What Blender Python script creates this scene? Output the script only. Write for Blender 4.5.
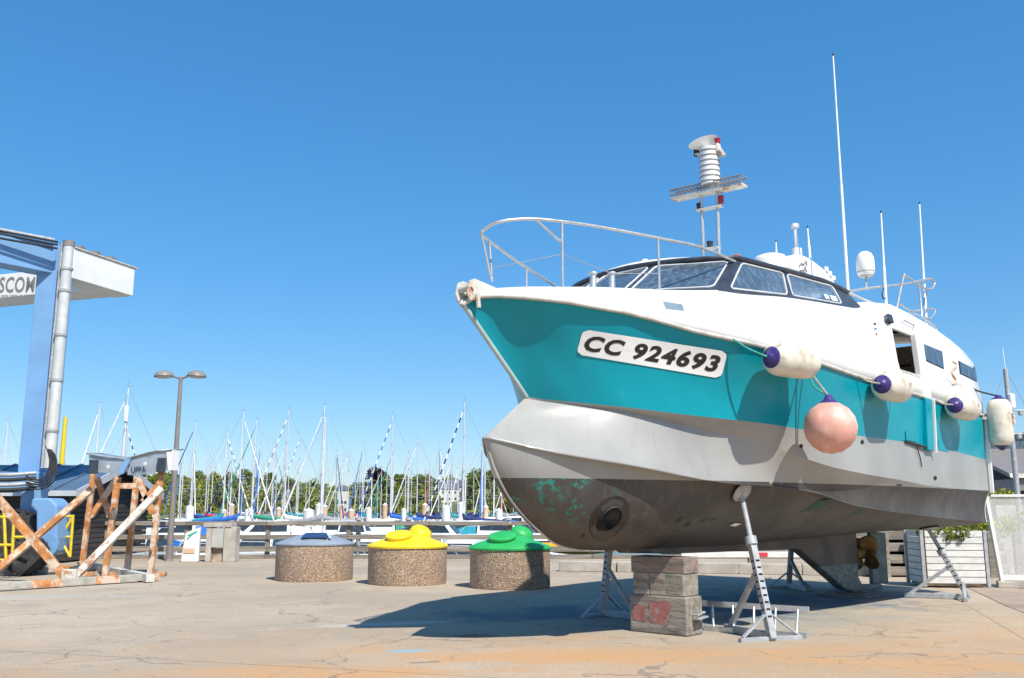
import bpy, bmesh, math, random
import numpy as np
from mathutils import Vector, Matrix
from mathutils.bvhtree import BVHTree
R = math.radians
random.seed(7)
for o in list(bpy.data.objects): bpy.data.objects.remove(o)
SC = bpy.context.scene
COL = SC.collection

# ---------------------------------------------------------------- camera, sky, sun, exposure
FPX, YH, CAMH = 930.0, 510.0, 1.55
PITCH = math.atan((YH - 339) / FPX)
cam = bpy.data.cameras.new('camera'); camo = bpy.data.objects.new('camera', cam); COL.objects.link(camo)
camo.location = (0, 0, CAMH); camo.rotation_euler = (R(90) + PITCH, 0, 0)
cam.sensor_width = 36; cam.lens = FPX / 1024 * 36; cam.clip_end = 5000; cam.clip_start = .05
SC.camera = camo
SUN = Vector((.40, -.72, 1)).normalized()
w = bpy.data.worlds.new('World'); SC.world = w; w.use_nodes = True
nt = w.node_tree; bg = nt.nodes['Background']
sky = nt.nodes.new('ShaderNodeTexSky'); sky.sky_type = 'NISHITA'; sky.sun_disc = False
sky.sun_elevation = math.asin(SUN.z); sky.sun_rotation = math.atan2(SUN.x, SUN.y)
sky.air_density = 1.0; sky.dust_density = .5; sky.ozone_density = 10; sky.altitude = 0
gm = nt.nodes.new('ShaderNodeGamma'); gm.inputs[1].default_value = .60; hs = nt.nodes.new('ShaderNodeHueSaturation'); hs.inputs['Saturation'].default_value = 1.46
nt.links.new(sky.outputs[0], gm.inputs[0]); nt.links.new(gm.outputs[0], hs.inputs['Color']); nt.links.new(hs.outputs[0], bg.inputs[0]); bg.inputs[1].default_value = .15
sl = bpy.data.lights.new('sun', 'SUN'); sl.energy = 2.95; sl.angle = R(.53); sl.color = (1, .95, .87)
slo = bpy.data.objects.new('sun', sl); COL.objects.link(slo)
slo.rotation_euler = (-SUN).to_track_quat('-Z', 'Y').to_euler(); slo.location = (20, -30, 50)
SC.view_settings.view_transform = 'Standard'; SC.view_settings.look = 'None'
SC.view_settings.exposure = 1.08; SC.view_settings.gamma = 1; SC.view_settings.use_curve_mapping = False

# ---------------------------------------------------------------- pixel helpers (a pixel is a direction only)
CP, SP = math.cos(PITCH), math.sin(PITCH)
def ray(x, y):
    a, b = (x - 512) / FPX, -(y - 339) / FPX
    return Vector((a, CP - SP * b, SP + CP * b))
EYE = Vector((0, 0, CAMH))
def G(x, y, z=0.0):                     # pixel -> point on the level z
    r = ray(x, y); return EYE + r * ((z - CAMH) / r.z)
def D(x, y, Y):                         # pixel -> point at distance Y
    r = ray(x, y); return EYE + r * (Y / r.y)

# ---------------------------------------------------------------- object helpers
def link(o): COL.objects.link(o); return o
def tag(o, label=None, cat=None, group=None, kind=None):
    if label: o['label'] = label
    if cat: o['category'] = cat
    if group: o['group'] = group
    if kind: o['kind'] = kind
    return o
def thing(name, loc, rz, label, cat, group=None):
    o = link(bpy.data.objects.new(name, None)); o.location = loc; o.rotation_euler = (0, 0, rz); o.empty_display_size = .2
    return tag(o, label, cat, group)
def copy_tree(o, parent=None):
    c = o.copy(); COL.objects.link(c); c.parent = parent
    for ch in o.children: copy_tree(ch, c)
    return c

def frame(d, up=(0, 0, 1)):
    d = Vector(d).normalized(); u = Vector(up)
    if abs(d.dot(u)) > .98: u = Vector((1, 0, 0)) if abs(d.x) < .9 else Vector((0, 1, 0))
    a = d.cross(u).normalized(); return d, a, a.cross(d).normalized()

class MB:
    def __init__(s): s.v = []; s.f = []; s.m = []
    def add(s, vs, fs, mi=0):
        b = len(s.v); s.v += [tuple(v) for v in vs]; s.f += [tuple(b + i for i in f) for f in fs]; s.m += [mi] * len(fs); return s
    def box(s, c, size, rz=0, mi=0):
        x, y, z = (k / 2 for k in size); cz, sz = math.cos(rz), math.sin(rz); vs = []
        for k in (-1, 1):
            for a, b in ((-1, -1), (1, -1), (1, 1), (-1, 1)):
                px, py = a * x, b * y; vs.append((c[0] + px * cz - py * sz, c[1] + px * sz + py * cz, c[2] + k * z))
        return s.add(vs, [(3, 2, 1, 0), (4, 5, 6, 7), (0, 1, 5, 4), (1, 2, 6, 5), (2, 3, 7, 6), (3, 0, 4, 7)], mi)
    def hexa(s, b4, t4, mi=0):
        return s.add(list(b4) + list(t4), [(3, 2, 1, 0), (4, 5, 6, 7), (0, 1, 5, 4), (1, 2, 6, 5), (2, 3, 7, 6), (3, 0, 4, 7)], mi)
    def beam(s, p, q, w, h, up=(0, 0, 1), mi=0):
        p, q = Vector(p), Vector(q); d, a, b = frame(q - p, up); a = a * w / 2; b = b * h / 2
        return s.hexa([p - a - b, p + a - b, p + a + b, p - a + b], [q - a - b, q + a - b, q + a + b, q - a + b], mi)
    def tube(s, pts, r, n=8, cap=True, closed=False, mi=0):
        pts = [Vector(p) for p in pts]; rr = r if isinstance(r, (list, tuple)) else [r] * len(pts); base = len(s.v); N = len(pts)
        prev = None
        for i, p in enumerate(pts):
            if closed: d = pts[(i + 1) % N] - pts[i - 1]
            else: d = pts[min(i + 1, N - 1)] - pts[max(i - 1, 0)]
            if prev is None: _, a, b = frame(d)
            else:
                d = d.normalized(); a = (prev - d * prev.dot(d)).normalized(); b = a.cross(d)
            prev = a
            for k in range(n):
                t = 2 * math.pi * k / n; s.v.append(tuple(p + a * (math.cos(t) * rr[i]) + b * (math.sin(t) * rr[i])))
        M = N if closed else N - 1
        for i in range(M):
            j = (i + 1) % N
            for k in range(n):
                s.f.append((base + i * n + k, base + i * n + (k + 1) % n, base + j * n + (k + 1) % n, base + j * n + k)); s.m.append(mi)
        if cap and not closed:
            s.f.append(tuple(base + k for k in range(n))); s.f.append(tuple(base + (N - 1) * n + k for k in reversed(range(n)))); s.m += [mi, mi]
        return s
    def lathe(s, prof, c=(0, 0, 0), axis=(0, 0, 1), n=24, mi=0):
        d, a, b = frame(axis); c = Vector(c); base = len(s.v); N = len(prof)
        for r, h in prof:
            for k in range(n):
                t = 2 * math.pi * k / n; s.v.append(tuple(c + d * h + a * (math.cos(t) * r) + b * (math.sin(t) * r)))
        for i in range(N - 1):
            for k in range(n):
                s.f.append((base + i * n + k, base + i * n + (k + 1) % n, base + (i + 1) * n + (k + 1) % n, base + (i + 1) * n + k)); s.m.append(mi)
        s.f.append(tuple(base + k for k in range(n))); s.f.append(tuple(base + (N - 1) * n + k for k in range(n))); s.m += [mi, mi]
        return s
    def grid(s, rows, mi=0, skip=None):
        base = len(s.v); n = len(rows[0])
        for r in rows: s.v += [tuple(p) for p in r]
        for i in range(len(rows) - 1):
            for k in range(n - 1):
                if skip and skip(i, k): continue
                s.f.append((base + i * n + k, base + i * n + k + 1, base + (i + 1) * n + k + 1, base + (i + 1) * n + k)); s.m.append(mi)
        return s
    def prism(s, poly, off, mi=0):      # poly: list of 3-D points, extruded by the vector off
        n = len(poly); off = Vector(off); vs = [Vector(p) for p in poly] + [Vector(p) + off for p in poly]
        return s.add(vs, [tuple(range(n)), tuple(range(2 * n - 1, n - 1, -1))] + [(i, (i + 1) % n, n + (i + 1) % n, n + i) for i in range(n)], mi)
    def build(s, name, mat, parent=None, smooth=None, bevel=0, solid=0, fix=True, loc=None):
        me = bpy.data.meshes.new(name); me.from_pydata(s.v, [], s.f)
        mats = mat if isinstance(mat, (list, tuple)) else [mat]
        for m in mats: me.materials.append(m)
        if len(mats) > 1: me.polygons.foreach_set('material_index', s.m)
        if fix:
            bm = bmesh.new(); bm.from_mesh(me); bmesh.ops.remove_doubles(bm, verts=bm.verts, dist=1e-5)
            bmesh.ops.recalc_face_normals(bm, faces=bm.faces); bm.to_mesh(me); bm.free()
        if smooth is not None:
            me.polygons.foreach_set('use_smooth', [True] * len(me.polygons)); me.set_sharp_from_angle(angle=R(smooth))
        o = link(bpy.data.objects.new(name, me))
        if parent: o.parent = parent
        if loc is not None: o.location = loc
        if solid:
            k = o.modifiers.new('s', 'SOLIDIFY'); k.thickness = solid; k.offset = 0
        if bevel:
            k = o.modifiers.new('b', 'BEVEL'); k.width = bevel; k.segments = 2; k.limit_method = 'ANGLE'; k.angle_limit = R(40)
        return o

def pchip(tab):
    X = np.array([a for a, b in tab], float); Y = np.array([b for a, b in tab], float)
    h = np.diff(X); d = np.diff(Y) / h; m = np.zeros(len(X)); m[0] = d[0]; m[-1] = d[-1]
    for i in range(1, len(X) - 1):
        if d[i - 1] * d[i] > 0:
            w1, w2 = 2 * h[i] + h[i - 1], h[i] + 2 * h[i - 1]; m[i] = (w1 + w2) / (w1 / d[i - 1] + w2 / d[i])
    def f(x):
        x = min(max(x, X[0]), X[-1]); i = min(int(np.searchsorted(X, x, 'right')) - 1, len(X) - 2); i = max(i, 0)
        t = (x - X[i]) / h[i]; t2, t3 = t * t, t * t * t
        return float((2 * t3 - 3 * t2 + 1) * Y[i] + (t3 - 2 * t2 + t) * h[i] * m[i] + (-2 * t3 + 3 * t2) * Y[i + 1] + (t3 - t2) * h[i] * m[i + 1])
    return f

def smooth_pts(P, n=6):
    out = []
    for i in range(len(P) - 1):
        p0, p1, p2, p3 = P[max(i - 1, 0)], P[i], P[i + 1], P[min(i + 2, len(P) - 1)]
        for k in range(n):
            t = k / n; out.append(.5 * ((2 * p1) + (-p0 + p2) * t + (2 * p0 - 5 * p1 + 4 * p2 - p3) * t * t + (-p0 + 3 * p1 - 3 * p2 + p3) * t ** 3))
    return out + [P[-1]]

# ---------------------------------------------------------------- materials
class NT:
    def __init__(s, name):
        s.m = bpy.data.materials.new(name); s.m.use_nodes = True; s.t = s.m.node_tree; s.p = s.t.nodes['Principled BSDF']
    def n(s, ty, **kw):
        x = s.t.nodes.new(ty)
        for k, v in kw.items():
            if k.startswith('i_'):
                key = k[2:]; key = int(key) if key.isdigit() else key
                inp = x.inputs[key]
                if hasattr(v, 'is_output'): s.t.links.new(v, inp)
                else: inp.default_value = v
            else: setattr(x, k, v)
        return x
    def lk(s, a, b): s.t.links.new(a, b)
    def coord(s, world=False, scale=(1, 1, 1)):
        src = s.n('ShaderNodeNewGeometry').outputs['Position'] if world else s.n('ShaderNodeTexCoord').outputs['Object']
        return s.n('ShaderNodeMapping', i_Vector=src, i_Scale=scale).outputs[0]
    def noise(s, vec, scale, detail=4, rough=.55, dist=0):
        return s.n('ShaderNodeTexNoise', i_Vector=vec, i_Scale=scale, i_Detail=detail, i_Roughness=rough, i_Distortion=dist).outputs['Fac']
    def ramp(s, fac, lo, hi, a=0., b=1.):
        return s.n('ShaderNodeMapRange', interpolation_type='SMOOTHSTEP', i_0=fac, i_1=lo, i_2=hi, i_3=a, i_4=b).outputs[0]
    def mix(s, fac, a, b, blend='MIX'):
        x = s.n('ShaderNodeMix', data_type='RGBA', blend_type=blend)
        for i, v in ((0, fac), (6, a), (7, b)):
            if hasattr(v, 'is_output'): s.lk(v, x.inputs[i])
            else: x.inputs[i].default_value = v if i == 0 else (*v[:3], 1)
        return x.outputs[2]
    def math(s, op, a, b=0.0):
        x = s.n('ShaderNodeMath', operation=op)
        for i, v in ((0, a), (1, b)):
            if hasattr(v, 'is_output'): s.lk(v, x.inputs[i])
            else: x.inputs[i].default_value = v
        return x.outputs[0]
    def bump(s, h, strength=.3, dist=.01):
        b = s.n('ShaderNodeBump', i_Height=h, i_Strength=strength, i_Distance=dist); s.lk(b.outputs[0], s.p.inputs['Normal'])
    def set(s, col=None, rough=None, metal=None, spec=None, coat=None):
        for k, v in (('Base Color', col), ('Roughness', rough), ('Metallic', metal), ('Specular IOR Level', spec), ('Coat Weight', coat)):
            if v is None: continue
            if hasattr(v, 'is_output'): s.lk(v, s.p.inputs[k])
            else: s.p.inputs[k].default_value = (*v[:3], 1) if k == 'Base Color' else v
        return s.m

def mat(name, col, rough=.5, metal=0, var=.12, vs=3., spots=None, bump=None, stretch=(1, 1, 1), world=False, coat=None, objvar=0):
    t = NT(name); v = t.coord(world, stretch)
    dark = tuple(c * (1 - var) for c in col); lite = tuple(min(1, c * (1 + var)) for c in col)
    c = t.mix(t.ramp(t.noise(v, vs, 5), .3, .7), dark, lite)
    if objvar:
        rnd = t.n('ShaderNodeObjectInfo').outputs['Random']
        c = t.mix(t.ramp(rnd, 0, 1), c, t.mix(1.0, c, tuple([1 - objvar] * 3), 'MULTIPLY'))
    for sp in (spots or []):
        sc, lo, hi, scale, amt = sp[:5]; vv = t.coord(world, sp[5]) if len(sp) > 5 else v
        f = t.math('MULTIPLY', t.ramp(t.noise(vv, scale, 6, .65), lo, hi), amt); c = t.mix(f, c, sc)
    if bump: t.bump(t.noise(v, bump[0], 5), bump[1], bump[2] if len(bump) > 2 else .01)
    rr = t.ramp(t.noise(v, vs * 2.3, 3), .3, .7, max(0, rough - .08), min(1, rough + .08))
    return t.set(c, rr, metal, None, coat)

M = {}
M['teal'] = mat('teal_paint', (.0, .27, .335), .3, var=.05, vs=.8, spots=[((.03, .36, .40), .6, .78, 2, .4), ((.25, .42, .44), .73, .77, 14, .4)], bump=(1.2, .03, .02))
M['teal'].node_tree.nodes['Principled BSDF'].inputs['Specular IOR Level'].default_value = .3
M['white'] = mat('white_gelcoat', (.80, .785, .745), .35, var=.035, vs=1.2, spots=[((.60, .54, .44), .62, .82, 2.2, .35, (1, 1, .35))], coat=.2, bump=(1.0, .04, .02))
M['white_frame'] = mat('white_frame', (.78, .78, .76), .4, var=.05)
M['window_rim'] = mat('window_rim', (.55, .56, .56), .4, var=.1)
M['black_frame'] = mat('dark_frame', (.035, .04, .055), .35, var=.25, vs=6, spots=[((.16, .16, .18), .62, .8, 9, .5)])
M['steel'] = mat('stainless_steel', (.55, .54, .52), .32, .55, var=.1, vs=8, spots=[((.4, .3, .2), .66, .8, 12, .35)])
M['pipe'] = mat('silver_pipe', (.70, .67, .62), .32, .35, var=.1, vs=3, spots=[((.40, .30, .20), .6, .75, 3, .5, (3, 3, .4))])  # brown streaks paint in the reflections along the pipe
M['galv'] = mat('galvanised_steel', (.37, .38, .385), .5, .15, var=.16, vs=10, spots=[((.48, .49, .50), .55, .7, 5, .5), ((.25, .16, .1), .7, .8, 8, .6)], bump=(40, .1, .005))
M['alu'] = mat('aluminium', (.62, .62, .6), .42, .8, var=.12, vs=12)
M['rub'] = mat('rub_rail', (.50, .47, .42), .6, var=.2, vs=5)
M['fender'] = mat('fender_skin', (.70, .64, .53), .5, var=.1, vs=4, spots=[((.36, .27, .19), .46, .70, 3.0, .8), ((.14, .12, .10), .6, .74, 6, .7)], bump=(25, .1, .004))
M['purple'] = mat('purple_end', (.04, .022, .16), .45, var=.2, vs=6, spots=[((.2, .18, .3), .6, .8, 9, .4)])
M['pink'] = mat('pink_buoy', (.72, .36, .28), .5, var=.14, vs=4, spots=[((.78, .60, .50), .5, .68, 4, .7), ((.35, .2, .16), .66, .78, 12, .5)], bump=(30, .12, .004))
M['stem'] = mat('stem_sheen_paint', (.36, .46, .45), .3, var=.08, vs=3)  # pale tone paints in the light caught by the rounded stem
M['rope'] = mat('rope', (.35, .33, .27), .9, var=.3, vs=40)
M['rope_green'] = mat('rope_green', (.05, .3, .24), .9, var=.3, vs=40)
M['ink'] = mat('black_lettering', (.015, .014, .014), .5, var=.3)
M['plate'] = mat('plate_white', (.80, .79, .77), .4, var=.03)
M['darkhole'] = mat('dark_opening', (.008, .008, .008), .9, var=.1)
M['rubber'] = mat('black_rubber', (.022, .022, .022), .75, var=.3, vs=8, spots=[((.12, .11, .1), .55, .75, 5, .6)], bump=(30, .3, .01))
M['bronze'] = mat('bronze', (.20, .125, .035), .5, .6, var=.3, vs=8, spots=[((.05, .10, .07), .5, .7, 7, .6), ((.42, .30, .10), .6, .75, 16, .7)], bump=(40, .3, .01))
M['red'] = mat('red_lens', (.35, .02, .03), .25, var=.1)
M['orange_lamp'] = mat('orange_lens', (.6, .14, .02), .3, var=.1)
M['interior'] = mat('cabin_interior', (.38, .30, .22), .7, var=.4, vs=4)
M['seat'] = mat('seat_fabric', (.09, .07, .06), .8, var=.3, vs=6)
M['lift_blue'] = mat('blue_lift_paint', (.17, .33, .56), .42, var=.08, vs=1.5, spots=[((.28, .43, .62), .6, .8, 2.5, .5), ((.16, .10, .07), .74, .8, 12, .7)], coat=.1)
M['lift_white'] = mat('white_lift_paint', (.74, .74, .70), .45, var=.05, vs=1.5, spots=[((.5, .47, .4), .6, .8, 3, .4)])
M['yellow'] = mat('yellow_paint', (.72, .5, .02), .45, var=.1, vs=8, spots=[((.3, .2, .06), .68, .78, 10, .6)])
M['lid_yellow'] = mat('yellow_lid', (.80, .57, .01), .5, var=.08, vs=3, spots=[((.55, .42, .12), .55, .75, 4, .5), ((.3, .22, .08), .66, .74, 12, .5)])
M['lid_green'] = mat('green_lid', (.025, .38, .09), .5, var=.1, vs=3, spots=[((.10, .36, .16), .55, .75, 4, .5), ((.08, .18, .07), .66, .74, 12, .5)])
M['lid_grey'] = mat('grey_lid', (.25, .29, .335), .4, var=.1, vs=3, spots=[((.4, .42, .44), .6, .75, 4, .4)])
M['panel_dark'] = mat('dark_blue_panel', (.02, .03, .07), .2, var=.2, vs=8)
M['rust'] = mat('rusted_orange_steel', (.46, .19, .06), .75, var=.3, vs=5, spots=[((.62, .53, .42), .47, .60, 3.2, .85), ((.09, .04, .02), .60, .72, 7, .85), ((.52, .24, .07), .55, .7, 14, .6)], bump=(30, .3, .006))
M['worn_white'] = mat('flaking_white_paint', (.55, .53, .47), .7, var=.15, vs=5, spots=[((.36, .14, .04), .54, .64, 4, .9), ((.10, .05, .03), .66, .76, 8, .8)], bump=(30, .3, .006))
M['worn_grey'] = mat('worn_grey_beam', (.38, .36, .31), .75, var=.2, vs=4, spots=[((.34, .16, .06), .6, .7, 4, .7)], bump=(30, .3, .006))
M['zinc'] = mat('zinc_sheet', (.34, .39, .43), .45, .4, var=.14, vs=3, spots=[((.16, .2, .24), .55, .72, 3, .7), ((.42, .3, .16), .68, .74, 4, .8)], bump=(3, .2, .03))
M['lamp_grey'] = mat('brown_grey_paint', (.21, .19, .175), .5, var=.1)
M['glassw'] = mat('lamp_glass', (.6, .6, .58), .3, var=.05)
M['concrete'] = mat('weathered_concrete', (.42, .38, .32), .85, var=.16, vs=3, spots=[((.26, .24, .21), .55, .72, 2, .6), ((.5, .46, .40), .6, .75, 9, .5)], bump=(25, .35, .01), world=True)
M['grey_box'] = mat('grey_cabinet', (.42, .42, .38), .5, var=.08)
M['fence_wood'] = mat('weathered_grey_timber', (.27, .235, .19), .85, var=.3, vs=2.5, spots=[((.14, .12, .10), .52, .7, 3, .7), ((.38, .35, .30), .58, .72, 5, .6)], stretch=(.4, 3, 8), bump=(14, .4, .01), objvar=.3)
M['dark_wood'] = mat('dark_shed_boards', (.055, .048, .045), .8, var=.35, vs=2, stretch=(3, .5, 10), bump=(14, .4, .01), objvar=.4)
M['block_wood'] = mat('old_timber_block', (.30, .255, .21), .85, var=.32, vs=2, spots=[((.10, .085, .07), .5, .68, 3, .75), ((.44, .40, .36), .58, .7, 5, .6)], stretch=(5, 1, 6), bump=(9, .6, .015), objvar=.15)
M['block_red'] = mat('red_stained_block', (.25, .20, .17), .85, var=.35, vs=2, spots=[((.20, .075, .06), .52, .66, 2.5, .7), ((.07, .05, .045), .56, .7, 4, .8)], stretch=(4, 1, 5), bump=(9, .6, .015))
M['block_green'] = mat('green_stained_block', (.29, .25, .20), .85, var=.32, vs=2, spots=[((.08, .15, .09), .5, .62, 4, .7), ((.44, .40, .36), .58, .7, 5, .6)], stretch=(5, 1, 6), bump=(9, .6, .015))
M['red_mark'] = mat('red_paint_mark', (.34, .12, .10), .8, var=.2, vs=10, spots=[((.30, .26, .22), .52, .62, 14, .9)])
M['roof_blue'] = mat('blue_grey_roof_sheet', (.11, .17, .25), .45, .2, var=.12, vs=1.2, objvar=.1)
M['fascia'] = mat('pale_fascia', (.46, .49, .52), .6, var=.08)
M['slat_white'] = mat('white_slat', (.66, .65, .61), .6, var=.1, vs=4, spots=[((.4, .37, .31), .6, .75, 6, .5)], stretch=(1, 1, 4), objvar=.1)
M['gate_white'] = mat('white_gate_paint', (.72, .71, .68), .5, var=.06)
M['sign_green'] = mat('green_logo', (.03, .36, .24), .5, var=.1)
M['pile_white'] = mat('white_pile', (.72, .70, .65), .6, var=.08, vs=1)
M['pile_tan'] = mat('tan_pile', (.60, .40, .26), .7, var=.12, vs=1)
M['hull_white'] = mat('white_hull', (.78, .78, .76), .35, var=.04)
M['hull_navy'] = mat('navy_hull', (.03, .05, .14), .3, var=.1)
M['hull_cream'] = mat('cream_hull', (.66, .6, .48), .35, var=.05)
M['hull_red'] = mat('red_hull', (.4, .05, .05), .35, var=.05)
M['mast'] = mat('mast_alloy', (.62, .62, .61), .45, .0, var=.08)
M['wire'] = mat('rigging_wire', (.34, .35, .36), .5, .5, var=.1)
M['tinted'] = mat('tinted_window', (.03, .04, .05), .12, var=.2)
for k, c in dict(blue=(.02, .14, .48), navy=(.02, .03, .13), teal=(.02, .28, .36), green=(.02, .26, .16), white=(.74, .73, .7), grey=(.3, .3, .31), red=(.5, .04, .05)).items():
    M['cloth_' + k] = mat('cloth_' + k, c, .8, var=.15, vs=3, bump=(8, .3, .02))
M['pontoon'] = mat('pontoon_deck', (.36, .32, .27), .85, var=.15)
M['bark'] = mat('bark', (.10, .075, .055), .9, var=.3, bump=(20, .5))
M['kayak'] = mat('orange_yellow_plastic', (.85, .36, .01), .4, var=.06)

def foliage(name, col, var):
    t = NT(name); g = t.n('ShaderNodeNewGeometry'); rnd = g.outputs['Random Per Island']
    v = t.n('ShaderNodeTexCoord').outputs['Object']
    c = t.mix(rnd, tuple(k * (1 - var) for k in col), tuple(k * (1 + var) for k in col))
    c = t.mix(t.ramp(t.noise(v, .5, 2), .4, .65), c, t.mix(1.0, c, (1.25, 1.2, .7), 'MULTIPLY'))
    ob = t.n('ShaderNodeObjectInfo').outputs['Random']
    c = t.mix(ob, c, t.mix(1.0, c, (1.35, 1.2, .8), 'MULTIPLY'))
    t.set(c, .6, 0, .3)
    tr = t.n('ShaderNodeBsdfTranslucent'); t.lk(c, tr.inputs[0])
    mx = t.n('ShaderNodeMixShader', i_0=.3); t.lk(t.p.outputs[0], mx.inputs[1]); t.lk(tr.outputs[0], mx.inputs[2])
    t.lk(mx.outputs[0], t.t.nodes['Material Output'].inputs[0]); return t.m
M['leaf'] = foliage('foliage_green', (.20, .235, .045), .45)
M['leaf_dark'] = foliage('foliage_dark', (.12, .165, .045), .45)
M['leaf_yellow'] = foliage('foliage_yellowish', (.26, .29, .05), .4)
M['leaf_purple'] = foliage('foliage_copper', (.035, .022, .03), .4)
M['grass'] = mat('hill_grass', (.12, .14, .05), .9, var=.35, vs=.05, world=True)

def glass_mat(name, tint, refl):
    t = NT(name); t.t.nodes.remove(t.p)
    gl = t.n('ShaderNodeBsdfGlossy', i_Roughness=.04); gl.inputs[0].default_value = (.85, .9, .95, 1)
    tr = t.n('ShaderNodeBsdfTransparent'); tr.inputs[0].default_value = (*tint, 1)
    df = t.n('ShaderNodeBsdfDiffuse'); df.inputs[0].default_value = (.24, .33, .42, 1)  # dust film tinted blue to stand in for reflected sky
    v = t.coord(False, (6, 6, 1.2))
    dust_sky = t.ramp(t.noise(v, 2.2, 6, .65), .4, .75, .22, .6)
    m1 = t.n('ShaderNodeMixShader'); t.lk(dust_sky, m1.inputs[0]); t.lk(tr.outputs[0], m1.inputs[1]); t.lk(df.outputs[0], m1.inputs[2])
    fr = t.n('ShaderNodeLayerWeight', i_Blend=refl)
    m2 = t.n('ShaderNodeMixShader'); t.lk(fr.outputs['Fresnel'], m2.inputs[0]); t.lk(m1.outputs[0], m2.inputs[1]); t.lk(gl.outputs[0], m2.inputs[2])
    t.lk(m2.outputs[0], t.t.nodes['Material Output'].inputs[0]); return t.m
M['glass'] = glass_mat('cabin_glass', (.42, .52, .60), .55)
M['glass_side'] = glass_mat('side_glass', (.5, .56, .60), .32)
M['glass_dark'] = glass_mat('dark_glass', (.16, .19, .22), .4)

def ground_mat():
    t = NT('worn_concrete'); P = t.n('ShaderNodeNewGeometry').outputs['Position']
    v = t.n('ShaderNodeMapping', i_Vector=P).outputs[0]
    big = t.noise(v, .18, 5, .6); mid = t.noise(v, 1.1, 6, .65); fine = t.noise(v, 22, 5, .7)
    c = t.mix(t.ramp(big, .35, .68), (.37, .30, .215), (.50, .405, .295))
    c = t.mix(t.math('MULTIPLY', t.ramp(mid, .48, .72), .55), c, (.33, .275, .215))
    c = t.mix(t.math('MULTIPLY', t.ramp(t.noise(v, .5, 6, .7, .6), .56, .68), .5), c, (.52, .44, .34))
    # broom / drag streaks
    vs = t.n('ShaderNodeMapping', i_Vector=P, i_Scale=(.5, 3.5, 1), i_Rotation=(0, 0, .3)).outputs[0]
    c = t.mix(t.math('MULTIPLY', t.ramp(t.noise(vs, 1.2, 6, .7), .5, .72), .35), c, (.25, .23, .21))
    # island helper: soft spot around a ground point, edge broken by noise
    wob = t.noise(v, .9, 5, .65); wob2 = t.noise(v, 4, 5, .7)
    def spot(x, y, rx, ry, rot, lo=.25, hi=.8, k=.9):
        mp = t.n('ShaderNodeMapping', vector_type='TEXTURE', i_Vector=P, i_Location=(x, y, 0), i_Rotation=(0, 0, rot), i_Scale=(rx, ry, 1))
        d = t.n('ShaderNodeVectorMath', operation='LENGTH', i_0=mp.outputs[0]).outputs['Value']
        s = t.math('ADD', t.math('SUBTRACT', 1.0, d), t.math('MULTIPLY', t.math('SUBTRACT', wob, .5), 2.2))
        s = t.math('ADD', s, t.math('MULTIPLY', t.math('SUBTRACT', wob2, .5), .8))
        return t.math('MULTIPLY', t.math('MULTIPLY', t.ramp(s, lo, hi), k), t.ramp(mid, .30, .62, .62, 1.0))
    OR = (.55, .30, .125)
    for a in ((3.0, 9.9, 9.0, 3.2, .0, -.4, .9, .42), (6.5, 12.5, 4.5, 2.4, .3, -.2, 1.0, .35), (1.2, 10.6, 3.2, .9, .05, .1, .7, .8), (5.0, 9.6, 3.2, .7, -.05, .1, .7, .75), (3.4, 10.9, 1.4, .4, .2, .1, .6, .6), (-.6, 9.5, 1.3, .3, .1, .1, .6, .7), (-2.0, 9.3, 2.2, .75, .1, .0, .7, .9), (.4, 10.4, 2.0, .7, -.1, .2, .8, .8), (4.4, 10.2, 3.0, .8, .1, .3, .9, .55), (.9, 11.9, 1.2, .5, .3, .2, .8, .5), (-1.6, 10.9, .5, .3, 0, .2, .7, .4)):
        c = t.mix(spot(*a), c, OR)
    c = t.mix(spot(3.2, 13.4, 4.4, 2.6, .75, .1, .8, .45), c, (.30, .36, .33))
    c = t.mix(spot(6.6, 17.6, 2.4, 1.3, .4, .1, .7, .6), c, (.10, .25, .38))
    c = t.mix(spot(3.6, 16.0, 4.4, 2.3, .62, .0, .6, .85), c, (.06, .13, .21))  # blue ground paint, spread wide so its colour also deepens the boat's shadow
    c = t.mix(spot(.3, 14.6, 2.2, 1.1, .4, .1, .7, .7), c, (.10, .15, .20))  # blue-grey wash painting extra darkness into the bow's shadow
    c = t.mix(spot(-1.16, 10.85, .42, .20, .1, .35, .6, .7), c, (.20, .42, .50))
    c = t.mix(spot(-8.8, 17.4, 3.0, .22, .1, .2, .6, .5), c, (.30, .45, .55))
    c = t.mix(spot(-1.9, 13.3, 1.6, .3, .35, .2, .6, .6), c, (.62, .58, .52))
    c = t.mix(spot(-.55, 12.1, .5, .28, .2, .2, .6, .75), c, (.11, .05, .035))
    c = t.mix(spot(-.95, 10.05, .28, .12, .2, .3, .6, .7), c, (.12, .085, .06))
    # cracks
    wv = t.n('ShaderNodeTexNoise', i_Vector=v, i_Scale=.9, i_Detail=5).outputs['Color']
    wv = t.n('ShaderNodeVectorMath', operation='SCALE', i_0=wv, i_Scale=1.5).outputs[0]
    vv = t.n('ShaderNodeVectorMath', operation='ADD', i_0=P, i_1=wv).outputs[0]
    vo = t.n('ShaderNodeTexVoronoi', feature='DISTANCE_TO_EDGE', i_Vector=vv, i_Scale=.34).outputs['Distance']
    wid = t.ramp(t.noise(v, .6, 3), .40, .60, .0, .0085)
    cr = t.math('LESS_THAN', vo, wid)
    vo2 = t.n('ShaderNodeTexVoronoi', feature='DISTANCE_TO_EDGE', i_Vector=vv, i_Scale=1.1).outputs['Distance']
    cr2 = t.math('MULTIPLY', t.math('LESS_THAN', vo2, .012), t.ramp(t.noise(v, .33, 3), .52, .57))
    crk = t.math('MAXIMUM', cr, t.math('MULTIPLY', cr2, .7))
    c = t.mix(t.math('MULTIPLY', crk, .6), c, (.17, .14, .11))
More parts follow.
